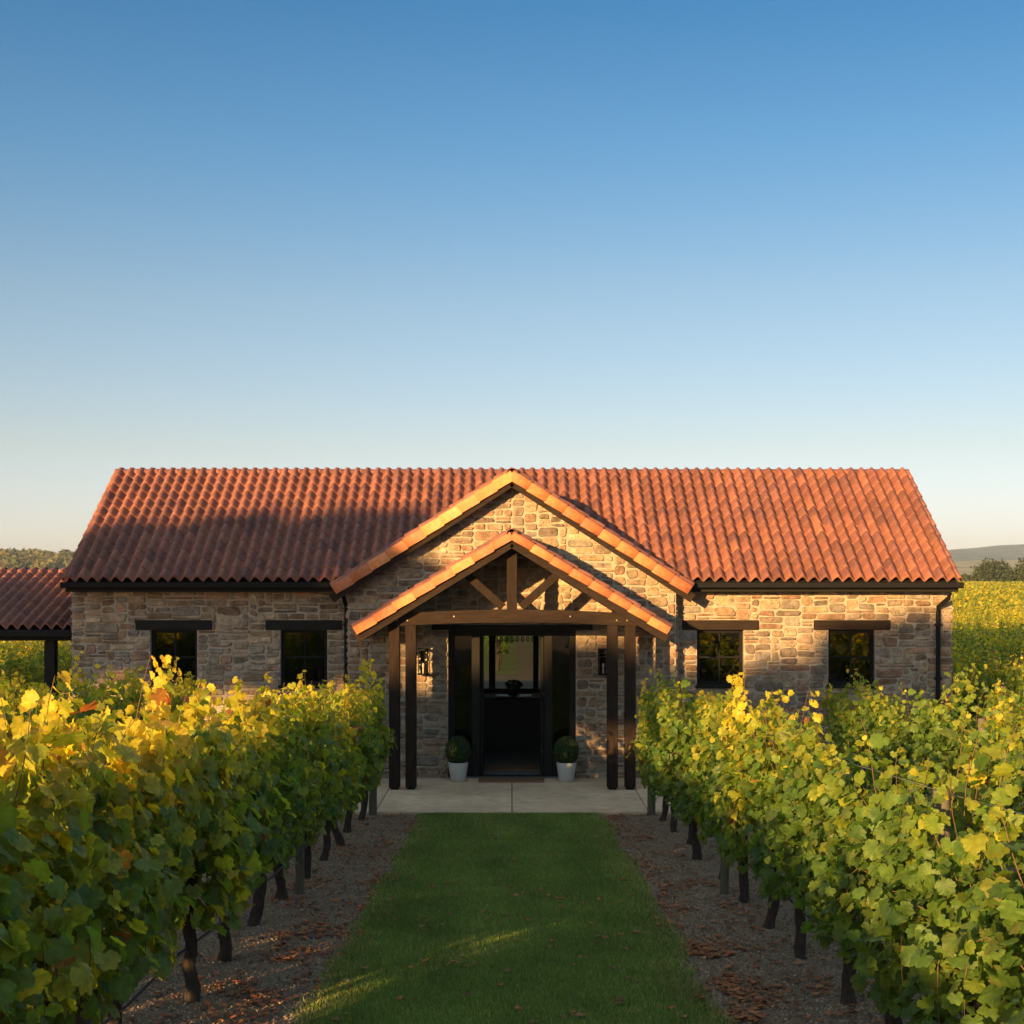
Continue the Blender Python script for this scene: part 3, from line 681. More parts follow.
def leafball(name, rx, rz, cz, n, m, parent, s0=.018, seed=1, y_=0):
    g = np.random.default_rng(seed); v = g.normal(size=(n, 3)); v /= np.linalg.norm(v, axis=1)[:, None]; rr = g.uniform(.86, 1.04, n)[:, None]
    bump_ = np.array([1 + .06 * noise.noise(Vector(p) * 3 + Vector((seed, 0, 0))) for p in v])[:, None]
    P = v * rr * bump_ * np.array([rx, rx, rz]) + np.array([0, y_, cz])
    nrm = v + g.normal(0, .6, (n, 3)); nrm /= np.linalg.norm(nrm, axis=1)[:, None]
    a = np.cross(nrm, g.normal(size=(n, 3))); a /= np.linalg.norm(a, axis=1)[:, None]; c = np.cross(nrm, a); s = g.uniform(.7, 1.3, (n, 1)) * s0
    V = np.stack([P - a * s, P - c * s * .55, P + a * s, P + c * s * .55], 1)
    C = np.ones((n, 3)) * g.uniform(.55, 1.5, (n, 1))
    return np_mesh(name, V.reshape(-1, 3), np.arange(n * 4).reshape(-1, 4), 4, C, m, parent)
def topiary(x, label, seed):
    t = tag(empty('potted_topiary', (x, 22.62, 0)), label, 'potted plant', 'clipped box balls flanking the entrance')
    b = MB(); b.lathe([(0, 0), (.115, 0), (.12, .008), (.165, .3), (.163, .308), (.15, .308), (.143, .26), (0, .26)], 0, 0, .002, 32); b.build('pot', M['pot'], t)
    b = MB(); b.lathe([(0, .0), (.14, 0)], 0, 0, .266, 20); b.build('soil', M['soil'], t)
    b = MB(); b.tube([(0, 0, .25), (.005, 0, .45)], [.014, .01], 7); b.build('stem', M['bark'], t)
    leafball('foliage', .195, .225, .5, 5200, M['box_leaf'], t, .015, seed)
topiary(-.87, 'clipped round box bush in a pale grey tapered pot left of the doorway', 1)
topiary(.88, 'clipped round box bush in a pale grey tapered pot right of the doorway', 2)
b = MB(); b.box(-.54, .52, -.24, .24, .001, .022, b=.008); o = b.build('door_mat', M['mat']); o.location = (0, 22.7, 0); tag(o, 'brown coir door mat on the patio before the threshold', 'door mat')
b = MB(); b.box(-.45, .45, -.3, .3, .0, .015, b=.005); o = b.build('door_mat', M['mat']); o.location = (0, 24.1, .013); tag(o, 'darker door mat just inside the doorway on the indoor floor', 'door mat')
# bar counter with what stands on it
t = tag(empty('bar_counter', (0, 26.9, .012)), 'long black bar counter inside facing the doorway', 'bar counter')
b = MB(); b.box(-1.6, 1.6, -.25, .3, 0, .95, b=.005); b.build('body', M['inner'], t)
b = MB(); b.box(-1.66, 1.66, -.3, .34, .952, .99, b=.006); b.build('counter_top', M['black_wood'], t)
t = tag(empty('flower_vase', (.03, 26.85, 1.003)), 'dark vase of drooping flowers standing on the bar counter', 'vase')
b = MB(); b.lathe([(0, 0), (.05, 0), (.07, .05), (.065, .11), (.035, .15), (.045, .18)], 0, 0, 0, 18); b.build('vase', M['black'], t)
leafball('flowers', .16, .09, .23, 260, M['box_leaf'], t, .035, 4)
for k, (x, lab) in enumerate(((-.2, 'low stack of white plates on the bar counter left of the vase'), (.26, 'low stack of white plates on the bar counter right of the vase'))):
    b = MB()
    for j in range(3): b.lathe([(0, j * .012), (.07, j * .012), (.12, .012 + j * .012), (.118, .016 + j * .012), (.06, .008 + j * .012), (0, .008 + j * .012)], 0, 0, 0, 24)
    o = b.build('plate_stack', M['white']); o.location = (x, 26.8, 1.003); tag(o, lab, 'plates', 'plates on the bar counter')
t = tag(empty('glass_rack', (0, 26.75, 2.24)), 'black rack hanging above the bar counter for wine glasses', 'glass rack')
b = MB(); b.box(-.7, .7, -.15, .15, 0, .03); 
b.box(-.7, -.67, -.02, .02, .03, .56); b.box(.67, .7, -.02, .02, .03, .56); b.build('rack', M['black'], t)
for k in range(9):
    b = MB(); b.lathe([(.035, -.0), (.034, -.006), (.004, -.01), (.004, -.07), (.02, -.085), (.036, -.12), (.033, -.17), (.031, -.17), (.033, -.12), (.018, -.09), (0, -.08)], 0, 0, 0, 14)
    o = b.build('wine_glass', M['clear']); o.location = (-.4 + .1 * k, 26.75, 2.238)
    tag(o, 'upside down wine glass hanging from the rack over the bar', 'wine glass', 'wine glasses hanging over the bar')

# ---------------------------------------------------------------- carport at the left end
cp = tag(empty('carport', (-11, 26.4, 0)), 'low open carport with red clay tiled roof against the left end of the stone building', 'carport')
def cb(b, name, m):
    o = b.build(name, m); o.parent = cp; o.location = (11, -26.4, 0); return o
CY0, CZ0, CYR, CZR, CX0, CX1 = 23.6, 2.42, 26.4, 3.38, -15.0, -7.37; CM = (CZR - CZ0) / (CYR - CY0); cn = math.hypot(1, CM); cl = math.hypot(CYR - CY0, CZR - CZ0)
b = MB(); tile_slope(b, (CX0, CY0, CZ0), (1, 0, 0), (0, 1 / cn, CM / cn), (0, -CM / cn, 1 / cn), CX1 - CX0, cl, 27)
tile_slope(b, (CX1, 2 * CYR - CY0, CZ0), (-1, 0, 0), (0, -1 / cn, CM / cn), (0, CM / cn, 1 / cn), CX1 - CX0, cl, 28); cb(b, 'roof', M['tile'])
b = MB()
for s_ in (-1, 1):
    for dz in (-.02, -.07): b.grid([[(CX0, CYR + s_ * 2.78, CZ0 + dz), (CX1, CYR + s_ * 2.78, CZ0 + dz)], [(CX0, CYR, CZR + dz), (CX1, CYR, CZR + dz)]], smooth=False)
cb(b, 'roof_deck', M['black_wood'])
b = MB(); ridge_caps(b, (CX0, CYR, CZR), (CX1, CYR, CZR), .09, seed=12); cb(b, 'ridge_cap', M['tile'])
for s_ in (-1, 1):
    b = MB(); y = CYR + s_ * 2.83; b.box(CX0, CX1, y - .05, y + .05, CZ0 - .13, CZ0 - .01, b=.01); cb(b, 'gutter', M['black'])
    b = MB(); y = CYR + s_ * 2.62; b.box(CX0, CX1, y - .06, y + .06, CZ0 - .2, CZ0 - .06, b=.006); cb(b, 'beam', M['black_wood'])
for (x, y) in ((-7.83, 23.78), (-11.3, 23.78), (-14.8, 23.78), (-8.4, 29.02), (-14.8, 29.02)):
    b = MB(); b.box(x - .09, x + .09, y - .09, y + .09, -.05, CZ0 - .2, b=.008); cb(b, 'post', M['black_wood'])

# ---------------------------------------------------------------- grapevines
def leaf_outline(hi=True):
    """Five-lobed vine leaf, tip towards +y, stalk at the origin side."""
    P = []
    lobes = [(-155, .62), (-128, .6), (-100, .82), (-68, .68), (-42, .9), (-22, .76), (0, 1.0)] if not hi else \
            [(-172, .34), (-160, .62), (-148, .76), (-138, .73), (-127, .80), (-116, .76), (-104, .87), (-95, .84), (-86, .91), (-76, .82), (-66, .74), (-57, .84), (-50, .87), (-42, .97), (-34, .89), (-25, .80), (-17, .89), (-10, .93), (0, 1.06)]
    for a, r in lobes: P.append((r * math.sin(R(a)), r * math.cos(R(a))))
    P += [(-x, y) for x, y in P[:-1][::-1]]
    return np.array(P) * .5
OUT_HI, OUT_LO = leaf_outline(True), leaf_outline(False)
PALV = np.array([(.1, .18, .038), (.14, .225, .04), (.19, .25, .036), (.29, .32, .038), (.46, .42, .04), (.6, .5, .055), (.42, .2, .05), (.26, .1, .04)])
def leaf_cloud(g, P, outward, size, hi, yel):
    """Leaves at P (n,3), facing roughly outward; returns arrays."""
    n = len(P); out = OUT_HI if hi else OUT_LO; k = len(out)
    nrm = outward * .75 + np.array([0, 0, .45]) + g.normal(0, .5, (n, 3)); nrm /= np.linalg.norm(nrm, axis=1)[:, None]
    tip = np.array([0, 0, -.85]) + g.normal(0, .5, (n, 3)) + outward * .25
    tip -= nrm * np.sum(tip * nrm, 1)[:, None]; tip /= np.linalg.norm(tip, axis=1)[:, None]; sd = np.cross(nrm, tip)
    cup = g.uniform(-.5, .65, (n, 1)); droop = g.uniform(-.1, .8, (n, 1)); asp = g.uniform(.85, 1.15, (n, 1))
    X = np.concatenate([[0], out[:, 0]])[None, :]; Y = np.concatenate([[0], out[:, 1]])[None, :]
    wav = g.normal(0, .022, (n, k + 1)); Z = cup * np.abs(X) * .9 - droop * (Y ** 2) + wav; Z[:, 0] = 0
    s = size[:, None]
    V = P[:, None, :] + (sd[:, None, :] * (X * s * asp)[..., None] + tip[:, None, :] * ((Y + .15) * s)[..., None] + nrm[:, None, :] * (Z * s)[..., None])
    base = np.arange(n)[:, None, None] * (k + 1)
    tri = np.array([(0, 1 + j, 1 + (j + 1) % k) for j in range(k)])[None]
    Fc = (base + tri).reshape(-1, 3)
    # autumn tints, a few rusty; yellow by height also paints in the sunlit top
    t = np.clip(yel + g.normal(0, .17, n), 0, .999); idx = (t * 6).astype(int); rust = g.random(n) < (.002 + .02 * yel); idx[rust] = g.integers(6, 8, rust.sum())
    C0 = PALV[idx] * g.uniform(.75, 1.2, (n, 1)); C1 = PALV[np.where(rust, idx, np.clip(idx + g.integers(-1, 3, n), 0, 5))] * g.uniform(.75, 1.2, (n, 1))
    burn = g.random(n) < .14; C1[burn] = C1[burn] * .4 + np.array([.2, .085, .03]) * .6
    C = np.empty((n, k + 1, 3)); C[:, 0] = C0; rr_ = np.hypot(out[:, 0], out[:, 1]); wt = np.clip((rr_ / rr_.max() - .35) / .65, 0, 1)[None, :, None] * g.uniform(.3, 1, (n, k, 1))
    C[:, 1:] = C0[:, None] * (1 - wt) + C1[:, None] * wt; C = C.reshape(-1, 3)
    return V.reshape(-1, 3), Fc, C
def make_vine(seed, hi=True, n_sh=20, yel0=.0, density=1.0, tall=1.0, grapes=False, length=1.3, big=1.0):
    g = np.random.default_rng(seed); r = random.Random(seed)
    t = empty('grapevine')
    # trunk: gnarled, leaning, forking into the two arms
    b = MB(); x, y = 0, 0; pts = []; rad = []; lx, ly = r.uniform(-.06, .06), r.uniform(-.12, .12); n = 14
    for i in range(n):
        q = i / (n - 1); pts.append((lx * math.sin(q * 3.1) + noise.noise((seed, q * 4, 0)) * .06, ly * math.sin(q * 2.6) + noise.noise((seed, q * 4, 7)) * .07, -.05 + .9 * q))
        rad.append((.046 - .012 * q) * (1 + .22 * noise.noise((seed * 3, q * 9, 1))) + (.012 if i == 0 else .006 if i == 1 else .02 if i == n - 2 else 0))
    b.tube(pts, rad, 11, jit=.14); b.build('trunk', M['bark'], t)
    top = pts[-2]
    b = MB()
    for s_ in (-1, 1):
        b.tube([(top[0], top[1], top[2] - .02), (top[0] * .6, top[1] + s_ * .12, .82), (0, s_ * .35, .86), (.01, s_ * length / 2, .85)], [.042, .034, .026, .016], 8, jit=.12)
    b.build('arm', M['bark'], t)
    # canes
    b = MB(); LP = []; LO = []; LS = []; LY = []
    for k in range(n_sh):
        y0 = -length / 2 + length * (k + r.random()) / n_sh; sd = r.choice((-1, 1)); up = r.random() < .72
        H = (r.uniform(.72, 1.18) if up else r.uniform(.35, .6)) * tall
        if up and r.random() < .2: H *= 1.2
        m = 9; cp_ = []
        for i in range(m):
            q = i / (m - 1)
            if up: p = (sd * (.05 + .16 * q ** 1.5) + .05 * noise.noise((seed + k, q * 2, 0)), y0 + .22 * q * noise.noise((seed, k * 1.7, q)) + .12 * math.sin(k) * q * q, .86 + H * (q - .12 * q ** 3))
            else: p = (sd * (.05 + .26 * math.sin(q * 1.9)), y0 + .25 * q * math.sin(k * 2.2), .88 + .42 * math.sin(q * 2.5) - .95 * q * q * H)
            cp_.append(Vector(p))
        b.tube(cp_, [.0036 * (1 - .6 * i / m) for i in range(m)], 4, caps=False)
        nl = int((46 if up else 34) * density)
        for j in range(nl):
            q = (j + r.random()) / nl; f = q * (m - 1); i = min(int(f), m - 2); p = cp_[i].lerp(cp_[i + 1], f - i)
            a = r.random() * 6.28; o_ = Vector((math.cos(a) * .9 + sd * .75, math.sin(a) * .8, r.uniform(-.3, .35))).normalized()
            tipshoot = up and q > .86; d = r.uniform(.03, .17) * (1 - .5 * (q > .85)); pp = p + o_ * d
            LP.append(pp); LO.append(o_); LS.append(r.uniform(.06, .125) * (.62 if tipshoot else 1)); hq = (pp.z - .55) / 1.35; LY.append(yel0 + .08 + .62 * max(0, hq) ** 1.8)  # yellower with height: autumn colour plus sun painted onto the tops
    # filling leaves of the hedge wall
    nf = int(560 * density)
    for j in range(nf):
        sd = r.choice((-1, 1)); z = r.uniform(.5, 1.5) * tall if r.random() < .85 else r.uniform(.42, .7); wid = .29 - .12 * abs(z - 1.1)
        LP.append(Vector((sd * wid * r.uniform(.45, 1.1), r.uniform(-length / 2, length / 2), z))); LO.append(Vector((sd, r.uniform(-.4, .4), r.uniform(-.1, .3))).normalized())
        LS.append(r.uniform(.07, .13)); LY.append(yel0 + .05 + .58 * max(0, (z - .55) / 1.35) ** 1.8)
    b.build('canes', M['cane'], t)
    P = np.array([tuple(p) for p in LP]); O = np.array([tuple(p) for p in LO]); S = np.array(LS) * big; Y = np.array(LY)
    Y = Y + np.array([.25 * noise.noise((p[0] * 2 + seed, p[1] * 2.2, p[2] * 2)) for p in P])
    keep = P[:, 2] > .52 + .12 * np.sin(P[:, 1] * 5 + seed); P, O, S, Y = P[keep], O[keep], S[keep], Y[keep]
    V, Fc, C = leaf_cloud(g, P, O, S, hi, Y); np_mesh('foliage', V, Fc, 3, C, M['leaf'], t, True, 'POINT')
    if grapes:
        for k in range(1):
            b = MB(); cx, cy, cz = r.choice((-1, 1)) * .26, r.uniform(-.5, .5), r.uniform(.8, 1.0)
            for j in range(80):
                q = r.random(); a = r.random() * 6.28; rr = .045 * (1 - q * .7); rb = .0085
                b.lathe([(0, -rb), (rb * .8, -rb * .6), (rb, 0), (rb * .8, rb * .6), (0, rb)], cx + rr * math.cos(a), cy + rr * math.sin(a), cz - q * .14, 6)
            bo = b.build('grape_bunch', M['grape'], t)
    return t
protos = [make_vine(100 + i, True, 20 + (i % 3), (-.05, .04, .0, .08, -.03, .05)[i], 1.0, (1.0, 1.05, .96, 1.03, .98, 1.07)[i], i % 2 == 0) for i in range(6)]
near_protos = [make_vine(400 + i, True, 22, (.16, .1, .13)[i], .85, 1.0, i == 1, big=1.28) for i in range(3)]
green_protos = [make_vine(500 + i, True, 20, -.14 - .06 * i, 1.0, .98) for i in range(3)]
far_protos = [make_vine(300 + i, False, 16, -.03 + .04 * i, .8, 1.0) for i in range(3)]
used = set()
def take(src):
    if src.name not in used: used.add(src.name); return src
    return copy_tree(src)
ORD = ['nearest to the patio', 'second from the patio', 'third from the patio', 'fourth from the patio', 'fifth from the patio', 'sixth from the patio', 'seventh from the patio', 'eighth from the patio',
       'ninth from the patio', 'tenth from the patio', 'eleventh from the patio', 'twelfth from the patio', 'thirteenth from the patio', 'fourteenth from the patio', 'fifteenth from the patio', 'sixteenth from the patio', 'seventeenth from the patio', 'eighteenth from the patio', 'nineteenth from the patio', 'twentieth from the patio']
ROWS = [('row bordering the lawn on the left', -2.05, 18.85, 17, 1.0), ('row bordering the lawn on the right', 2.05, 18.85, 13, 1.0),
        ('second row left of the lawn', -5.0, 20.6, 20, 1.0), ('second row right of the lawn', 5.0, 20.9, 15, 1.0),
        ('third row left of the lawn', -8.05, 21.9, 18, 1.0), ('third row right of the lawn', 8.05, 22.2, 15, 1.0),
        ('fourth row left of the lawn', -11.1, 22.1, 14, 1.0)]
wires_done = []
for ri, (rname, rx, ystart, nv, sc) in enumerate(ROWS):
    kk = -1
    for k in range(nv):
        if rx == -5.0 and k in (13, 15): continue       # two vines missing: low sun slips through onto the lawn
        kk += 1
        y = ystart - 1.27 * k + rnd.uniform(-.08, .08); x = rx + rnd.uniform(-.05, .05)
        if rx > 0 and k >= 1: yl = 0
        pool = near_protos if -3 < rx < 0 and k >= 7 else green_protos if rx > 3 or (rx == 2.05 and (k % 2 or k >= 8)) else protos
        v = take(pool[(k * 5 + ri * 3) % len(pool)]); v.location = (x, y, gz(y)); v.rotation_euler = (0, 0, (0 if (k + ri) % 2 else math.pi) + rnd.uniform(-.08, .08))
        s_ = rnd.uniform(.93, 1.05) * (.96 if abs(rx) > 3 and rx > 0 else 1); v.scale = (s_ * rnd.uniform(.95, 1.1), s_, s_ * (1.03 if rx in (-2.05, -5.0) else (.97 - .012 * max(0, k - 5)) if rx == 2.05 else 1.02))
        tag(v, 'grapevine %s in the %s' % (ORD[kk], rname), 'grapevine', 'grapevines in the ' + rname)
    y0, y1 = ystart + .75, ystart - 1.27 * nv
    # posts
    pys = [y0] + [y0 - 6.5 * j for j in range(1, 1 + int((y0 - y1) / 6.5))]
    for j, y in enumerate(pys):
        b = MB(); b.tube([(0, 0, -.1), (.005, .004, .8), (0, .01, 1.55)], [.058, .055, .05] if j == 0 else [.04, .04, .037], 12, jit=.03); o = b.build('vineyard_post', M['post'])
        o.location = (rx + (.1 if rx < 0 else -.1) * (1 if abs(rx) < 3 else 0), y - (.25 if j else 0), gz(y))
        tag(o, 'grey post %s in the %s' % (ORD[j], rname), 'post', 'timber posts of the ' + rname)
    t = tag(empty('trellis', (rx, 0, 0)), 'thin trellis wires strung along the ' + rname, 'trellis wires')
    for h in (.88, 1.2, 1.5):
        b = MB(); b.tube([(0.03, y, gz(y) + h - .01 * (i % 2)) for i, y in enumerate(np.arange(y1, y0 + .01, (y0 - y1) / 12))], .003, 5); b.build('wire', M['wire'], t)
    b = MB(); b.tube([(rx * 0 + rx + .04, y, gz(y) + .36 - .035 * (i % 2)) for i, y in enumerate(np.arange(y1, y0 - .2, (y0 - y1) / 20))], .009, 7)
    tag(b.build('drip_hose', M['hose']), 'thin dark irrigation hose hung along the ' + rname, 'hose', 'irrigation hoses')

# vineyard behind the house: rows across the view, vines one by one near the house
for (xa, xb, side) in ((8.2, 40, 'right'), (-24, -8.4, 'left')):
    y = 30.5 if side == 'left' else 26.2; rowi = 0
    while y < (75 if side == 'right' else 40):
        lo, hi = (y * .285, y * .40 + 1) if side == 'right' else (-y * .42 - 1, -y * .26)
        x = lo
        while x < hi:
            v = take(far_protos[rnd.randrange(3)]); v.location = (x + rnd.uniform(-.1, .1), y + rnd.uniform(-.08, .08), -.04); v.rotation_euler = (0, 0, math.pi / 2 * rnd.choice((1, -1)))
            s_ = rnd.uniform(.95, 1.1); v.scale = (1.35, 1, s_)
            tag(v, 'leafy grapevine in the open vineyard behind the building, on its %s side' % side, 'grapevine', 'grapevines of the vineyard behind on the %s side' % side); x += 1.22
        y += 2.2 if y < 45 else 3.0; rowi += 1
# two vines lining the rear lane seen through the doorway
for k in range(26):
    for sx, lab in ((-.5, 'left'), (2.9, 'right')):
        v = take(far_protos[k % 3]); v.location = (sx, 50 + k * 2.2, -.04); v.rotation_euler = (0, 0, 0); v.scale = (1.4, 1.8, 1.35)
        tag(v, 'grapevine lining the rear lane on the %s, seen through the doorway' % lab, 'grapevine', 'grapevines lining the rear lane on the ' + lab)
# the far vineyard reads as one mass of leaves
def far_field():
    g = np.random.default_rng(5); P = []
    y = 76.0
    while y < 430:
        step = 2.6 + (y - 76) * .02
        lo, hi = y * .27, y * .46; n = int((hi - lo) * 30 / (1 + (y - 76) * .008))
        x = g.uniform(lo, hi, n); P.append(np.stack([x, y + g.normal(0, .3, n), g.uniform(.6, 1.95, n) ** 1.0, np.full(n, .07 + y * .0006)], 1)); y += step
    P = np.concatenate(P); n = len(P); s = P[:, 3:4] * g.uniform(.7, 1.3, (n, 1)); P = P[:, :3]
    nr = g.normal(0, .6, (n, 3)) + np.array([0, -.5, .7]); nr /= np.linalg.norm(nr, axis=1)[:, None]
    a = np.cross(nr, g.normal(size=(n, 3))); a /= np.linalg.norm(a, axis=1)[:, None]; c = np.cross(nr, a)
    V = np.stack([P - a * s, P - c * s * .8, P + a * s, P + c * s * .8], 1)
    t = np.clip(.22 + .28 * (P[:, 2] - .8) + g.normal(0, .15, n), 0, .99)
    C = PALV[(t * 6).astype(int)] * g.uniform(.5, .9, (n, 1)) * np.array([1.1, .95, .9])
    o = np_mesh('distant_vineyard', V.reshape(-1, 3), np.arange(n * 4).reshape(-1, 4), 4, C, M['far_leaf'])
    tag(o, 'golden green mass of distant vine rows right of the building', 'vineyard', kind='stuff')
far_field()

# ---------------------------------------------------------------- hills and distant woods
def hill(name, x0, x1, y0, y1, hfun, m, nx=80, ny=14):
    b = MB(); rows = []
    for j in range(ny + 1):
        q = j / ny; y = y0 + (y1 - y0) * q; rows.append([(x0 + (x1 - x0) * i / nx, y, -3 + math.sin(q * math.pi / 2) * (3 + hfun(x0 + (x1 - x0) * i / nx))) for i in range(nx + 1)])
    b.grid(rows); return tag(b.build(name, m), kind='structure')
def fb(x, s, sd): return sum(noise.noise((x / (s / 2 ** k), sd, k)) / 1.7 ** k for k in range(4))
hill('hills', -800, 3600, 3000, 4800, lambda x: 108 * min(1, (x + 800) / 1500) + 22 * min(1, (x + 800) / 1500) * fb(x, 900, 3) + 8 * math.sin(x / 260), M['hill_far'], 160, 16)
hill('hill_slope', -200, 2400, 1250, 2100, lambda x: 27 * min(1, (x + 200) / 500) + 5 * min(1, (x + 200) / 500) * fb(x, 400, 8), M['hill_dry'])
hill('wooded_hill', -1400, -150, 800, 1300, lambda x: 15 + 5 * fb(x, 300, 6) - (x + 400) * .004, M['hill_dry'], 80, 16)
def wood(name, label, n, xr, yr, zf, size, seed, pal, m='far_leaf', faces=110, cat='wood'):
    g = np.random.default_rng(seed); Vs = []; Cs = []
    for i in range(n):
        x = g.uniform(*xr); y = g.uniform(*yr); s = g.uniform(*size); z = zf(x, y); k = faces
        v = g.normal(size=(k, 3)); v /= np.linalg.norm(v, axis=1)[:, None]; v[:, 2] = np.abs(v[:, 2]) * 1.0 - .15
        rad = np.array([1 + .35 * noise.noise(Vector(p) * 2.1 + Vector((i, 0, 0))) for p in v])[:, None]
        P = v * rad * g.uniform(.75, 1, (k, 1)) * np.array([s, s, s * g.uniform(.9, 1.3)]) + np.array([x, y, z + s * .35])
        nr = v + g.normal(0, .5, (k, 3)); nr /= np.linalg.norm(nr, axis=1)[:, None]; a = np.cross(nr, g.normal(size=(k, 3))); a /= np.linalg.norm(a, axis=1)[:, None]; c = np.cross(nr, a); f = s * .22 * g.uniform(.6, 1.3, (k, 1))
        Vs.append(np.stack([P - a * f, P - c * f, P + a * f, P + c * f], 1).reshape(-1, 3)); Cs.append(np.ones((k, 3)) * np.array(pal[g.integers(len(pal))]) * g.uniform(.7, 1.3, (k, 1)))
    V = np.concatenate(Vs); C = np.concatenate(Cs); o = np_mesh(name, V, np.arange(len(V)).reshape(-1, 4), 4, C, M[m]); return tag(o, label, cat, kind='stuff')
gp = [(.11, .1, .04), (.08, .085, .035), (.14, .12, .05)]
wh = lambda x, y: -3 + math.sin(min(1, (y - 800) / 500) * math.pi / 2) * (18 + 5 * fb(x, 300, 6) - (x + 400) * .004)
wood('wood', 'wooded hillside in low sun beyond the carport roof', 900, (-560, -180), (960, 1290), wh, (5, 8.5), 3, gp, faces=80)
dk = [(.04, .055, .02), (.05, .065, .025), (.06, .07, .03)]
wood('tree_belt', 'dark belt of trees where the right vineyard ends', 60, (135, 300), (455, 500), lambda x, y: 0, (2.2, 3.6), 4, dk, faces=200)
wood('tree_belt', 'scattered far trees at the foot of the pale right slope', 90, (260, 560), (900, 1000), lambda x, y: 0, (3, 5), 5, dk, faces=60)
# trees one can tell apart
def tree(name, loc, lobes, label, cat='tree', group=None, nleaf=6000, ls=.22, pal=((.05, .07, .022), (.07, .085, .03)), trunk_r=.3, seed=1):
    """lobes: (x, y, z, rx, ry, rz) blobs relative to the base."""
    g = np.random.default_rng(seed); r = random.Random(seed); t = tag(empty(name, loc), label, cat, group)
    zc = min(l[2] - l[5] * .5 for l in lobes); b = MB()
    b.tube([(0, 0, -.2), (.1, .05, zc * .5), (.0, .1, zc), (.05, .05, zc + lobes[0][5] * .8)], [trunk_r, trunk_r * .8, trunk_r * .6, trunk_r * .2], 10, jit=.05); tk = b.build('trunk', M['bark'], t)
    b = MB()
    for l in lobes: b.tube([(0, .1, zc * .9), (l[0] * .5, l[1] * .5, (zc * .9 + l[2]) / 2 + .2), (l[0], l[1], l[2])], [trunk_r * .4, trunk_r * .25, .04], 7, jit=.05, caps=False)
    b.build('limbs', M['bark'], t)
    vol = np.array([l[3] * l[4] * l[5] for l in lobes]) ** .8; which = g.choice(len(lobes), nleaf, p=vol / vol.sum()); Lb = np.array(lobes)[which]
    v = g.normal(size=(nleaf, 3)); v /= np.linalg.norm(v, axis=1)[:, None]; rr = g.random((nleaf, 1)) ** .45
    nz = np.array([1 + .45 * noise.noise(Vector(p) * 2.3 + Vector((float(w_) * 3.1, seed, 0))) for p, w_ in zip(v, which)])[:, None]
    P = Lb[:, :3] + v * rr * nz * Lb[:, 3:]
    nr = v + g.normal(0, .7, (nleaf, 3)); nr /= np.linalg.norm(nr, axis=1)[:, None]; a = np.cross(nr, g.normal(size=(nleaf, 3))); a /= np.linalg.norm(a, axis=1)[:, None]; c = np.cross(nr, a); f = ls * g.uniform(.6, 1.3, (nleaf, 1))
    V = np.stack([P - a * f, P - c * f * .5, P + a * f, P + c * f * .5], 1).reshape(-1, 3)
    C = np.array(pal)[g.integers(len(pal), size=nleaf)] * g.uniform(.7, 1.3, (nleaf, 1)); np_mesh('crown', V, np.arange(len(V)).reshape(-1, 4), 4, C, M['far_leaf'], t); return t
tree('tree', (160, 430, 0), [(0, 0, 6.2, 5, 4, 3.4), (-3.5, 0, 4.2, 3, 3, 3), (3.2, 0, 4.4, 3, 3, 3)], 'broad dark rounded tree beyond the right vineyard, just right of the roof end', nleaf=2600, ls=.5, seed=2, group='single trees beyond the right vineyard', pal=dk)
tree('tree', (141, 430, 0), [(6.5, 0, 5.4, 5.6, 4, 3.4), (10.0, 0, 4, 3, 3, 3), (3.2, 0, 3.4, 3, 3, 2.6)], 'widest dark tree beyond the right vineyard, left of the tallest one', nleaf=2600, ls=.5, seed=3, group='single trees beyond the right vineyard', pal=dk)

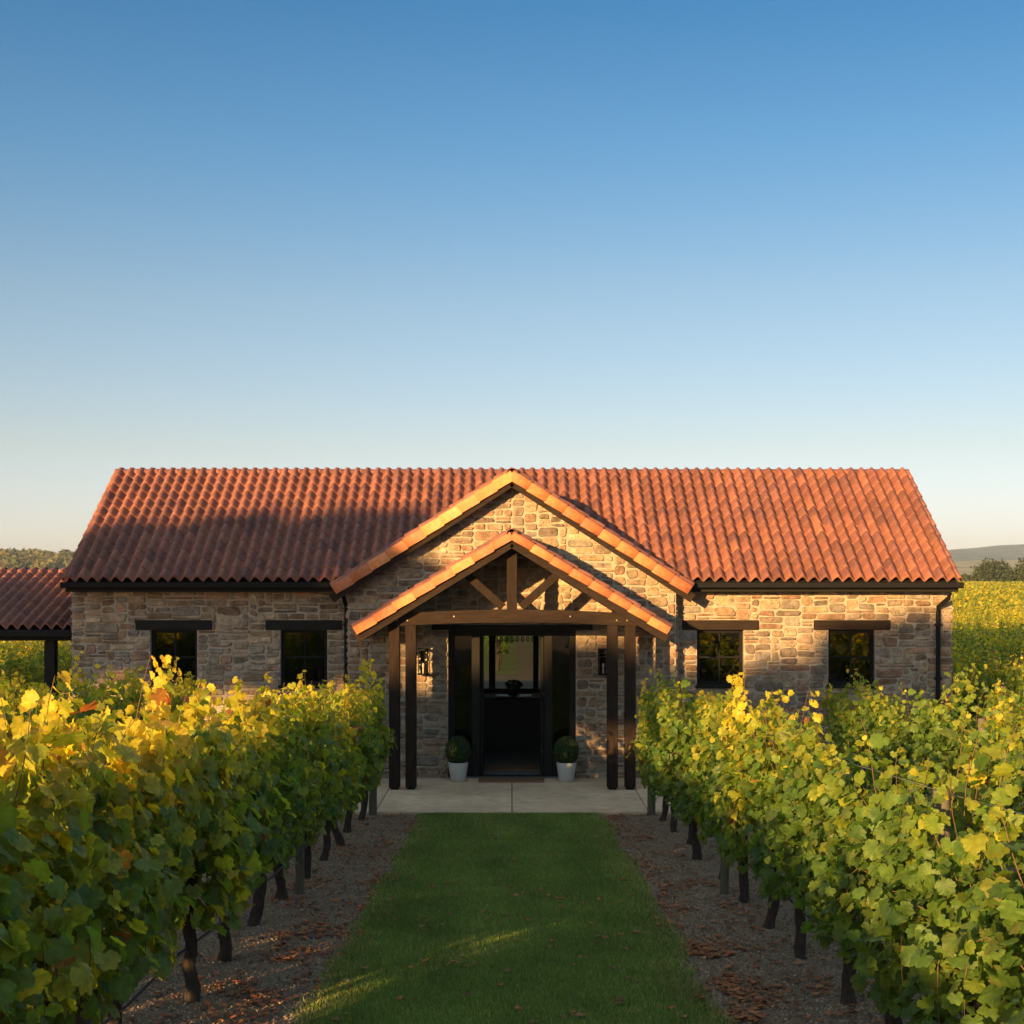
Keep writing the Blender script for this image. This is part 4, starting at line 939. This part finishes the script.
# trees left of the frame whose evening shadow lies on the house; (u, v) are across-sun metres
te = math.tan(R(SUN_EL))
def sun_place(u, v, dist=28.0):
    return (-ca * dist - sa * u, -sa * dist + ca * u, v + te * dist)
def shade_tree(u, lobes_uv, label, seed, nleaf=9000, dist=28.0, ls=.24):
    bx, by, _ = sun_place(u, 0, dist); lobes = []
    for (lu, lv, ru, rv) in lobes_uv:
        x, y, z = sun_place(lu, lv, dist); lobes.append((x - bx, y - by, z - gz(by), ru, ru, rv))
    tree('gum_tree', (bx, by, gz(by)), lobes, label, 'tree', 'tall trees left of the vineyard', nleaf, ls, ((.05, .065, .025), (.07, .08, .035)), .32, seed)
def uv(x, y, z): return (-sa * x + ca * y, z + te * (ca * x + sa * y))
def shadow_from(lobes, label, seed, nleaf, dist=28.0):
    L_ = [(*uv(*l[:3]), l[3], l[4]) for l in lobes]; shade_tree(sum(l[0] for l in L_) / len(L_), L_, label, seed, nleaf, dist)
shadow_from([(-7.6, 24, 2.3, 1.2, 1.0), (-9.5, 24.5, 2.6, 1.3, .8), (-6.4, 23.5, 2.5, 1.3, .85), (-6.4, 24, 3.4, 1.1, .85)], 'broad tall tree left of the vineyard, farthest back', 31, 12000)
shadow_from([(-4.9, 23.5, 2.4, 1.2, .95), (-4.6, 24, 3.65, 1.2, .75), (-3.6, 23.5, 2.35, .9, 1.05), (-3.0, 24, 3.85, 1.1, .62), (-1.75, 24.7, 3.95, .8, .48)], 'dense tall tree left of the vineyard, second from the back', 34, 12000, 29.5)
shadow_from([(-1.9, 23, 3.0, .75, .75), (-2.3, 23, 1.75, .4, .5), (-2.75, 23, 2.4, .5, .8), (-1.5, 23, .8, .8, .6)], 'tall open crowned tree left of the vineyard', 32, 5000, 27)
shadow_from([(-.3, 23, 1.1, .7, .6), (1.5, 23, 1.45, .9, .7)], 'tall slender tree left of the vineyard, standing between two thicker ones', 35, 4500, 28)
shadow_from([(3.3, 23.3, 1.15, .9, .5), (4.6, 23.3, 1.2, .9, .6), (5.8, 23.3, 1.6, .8, .85), (6.8, 23.3, 1.8, .8, .85)], 'tall slender tree left of the vineyard, nearest to the camera', 33, 8000, 29)
# ---------------------------------------------------------------- air
hz = MB(); hz.box(-2500, 4200, -300, 5000, -6, 150)
hm = bpy.data.materials.new('haze'); hm.use_nodes = True; hn = hm.node_tree; hn.nodes.remove(hn.nodes['Principled BSDF'])
pv = hn.nodes.new('ShaderNodeVolumePrincipled'); pv.inputs['Color'].default_value = (.6, .78, 1, 1); pv.inputs['Density'].default_value = .0001
hn.links.new(pv.outputs[0], hn.nodes['Material Output'].inputs['Volume'])
ho = hz.build('haze', hm); tag(ho, 'thin evening haze over the vineyards and hills', 'haze', kind='stuff')
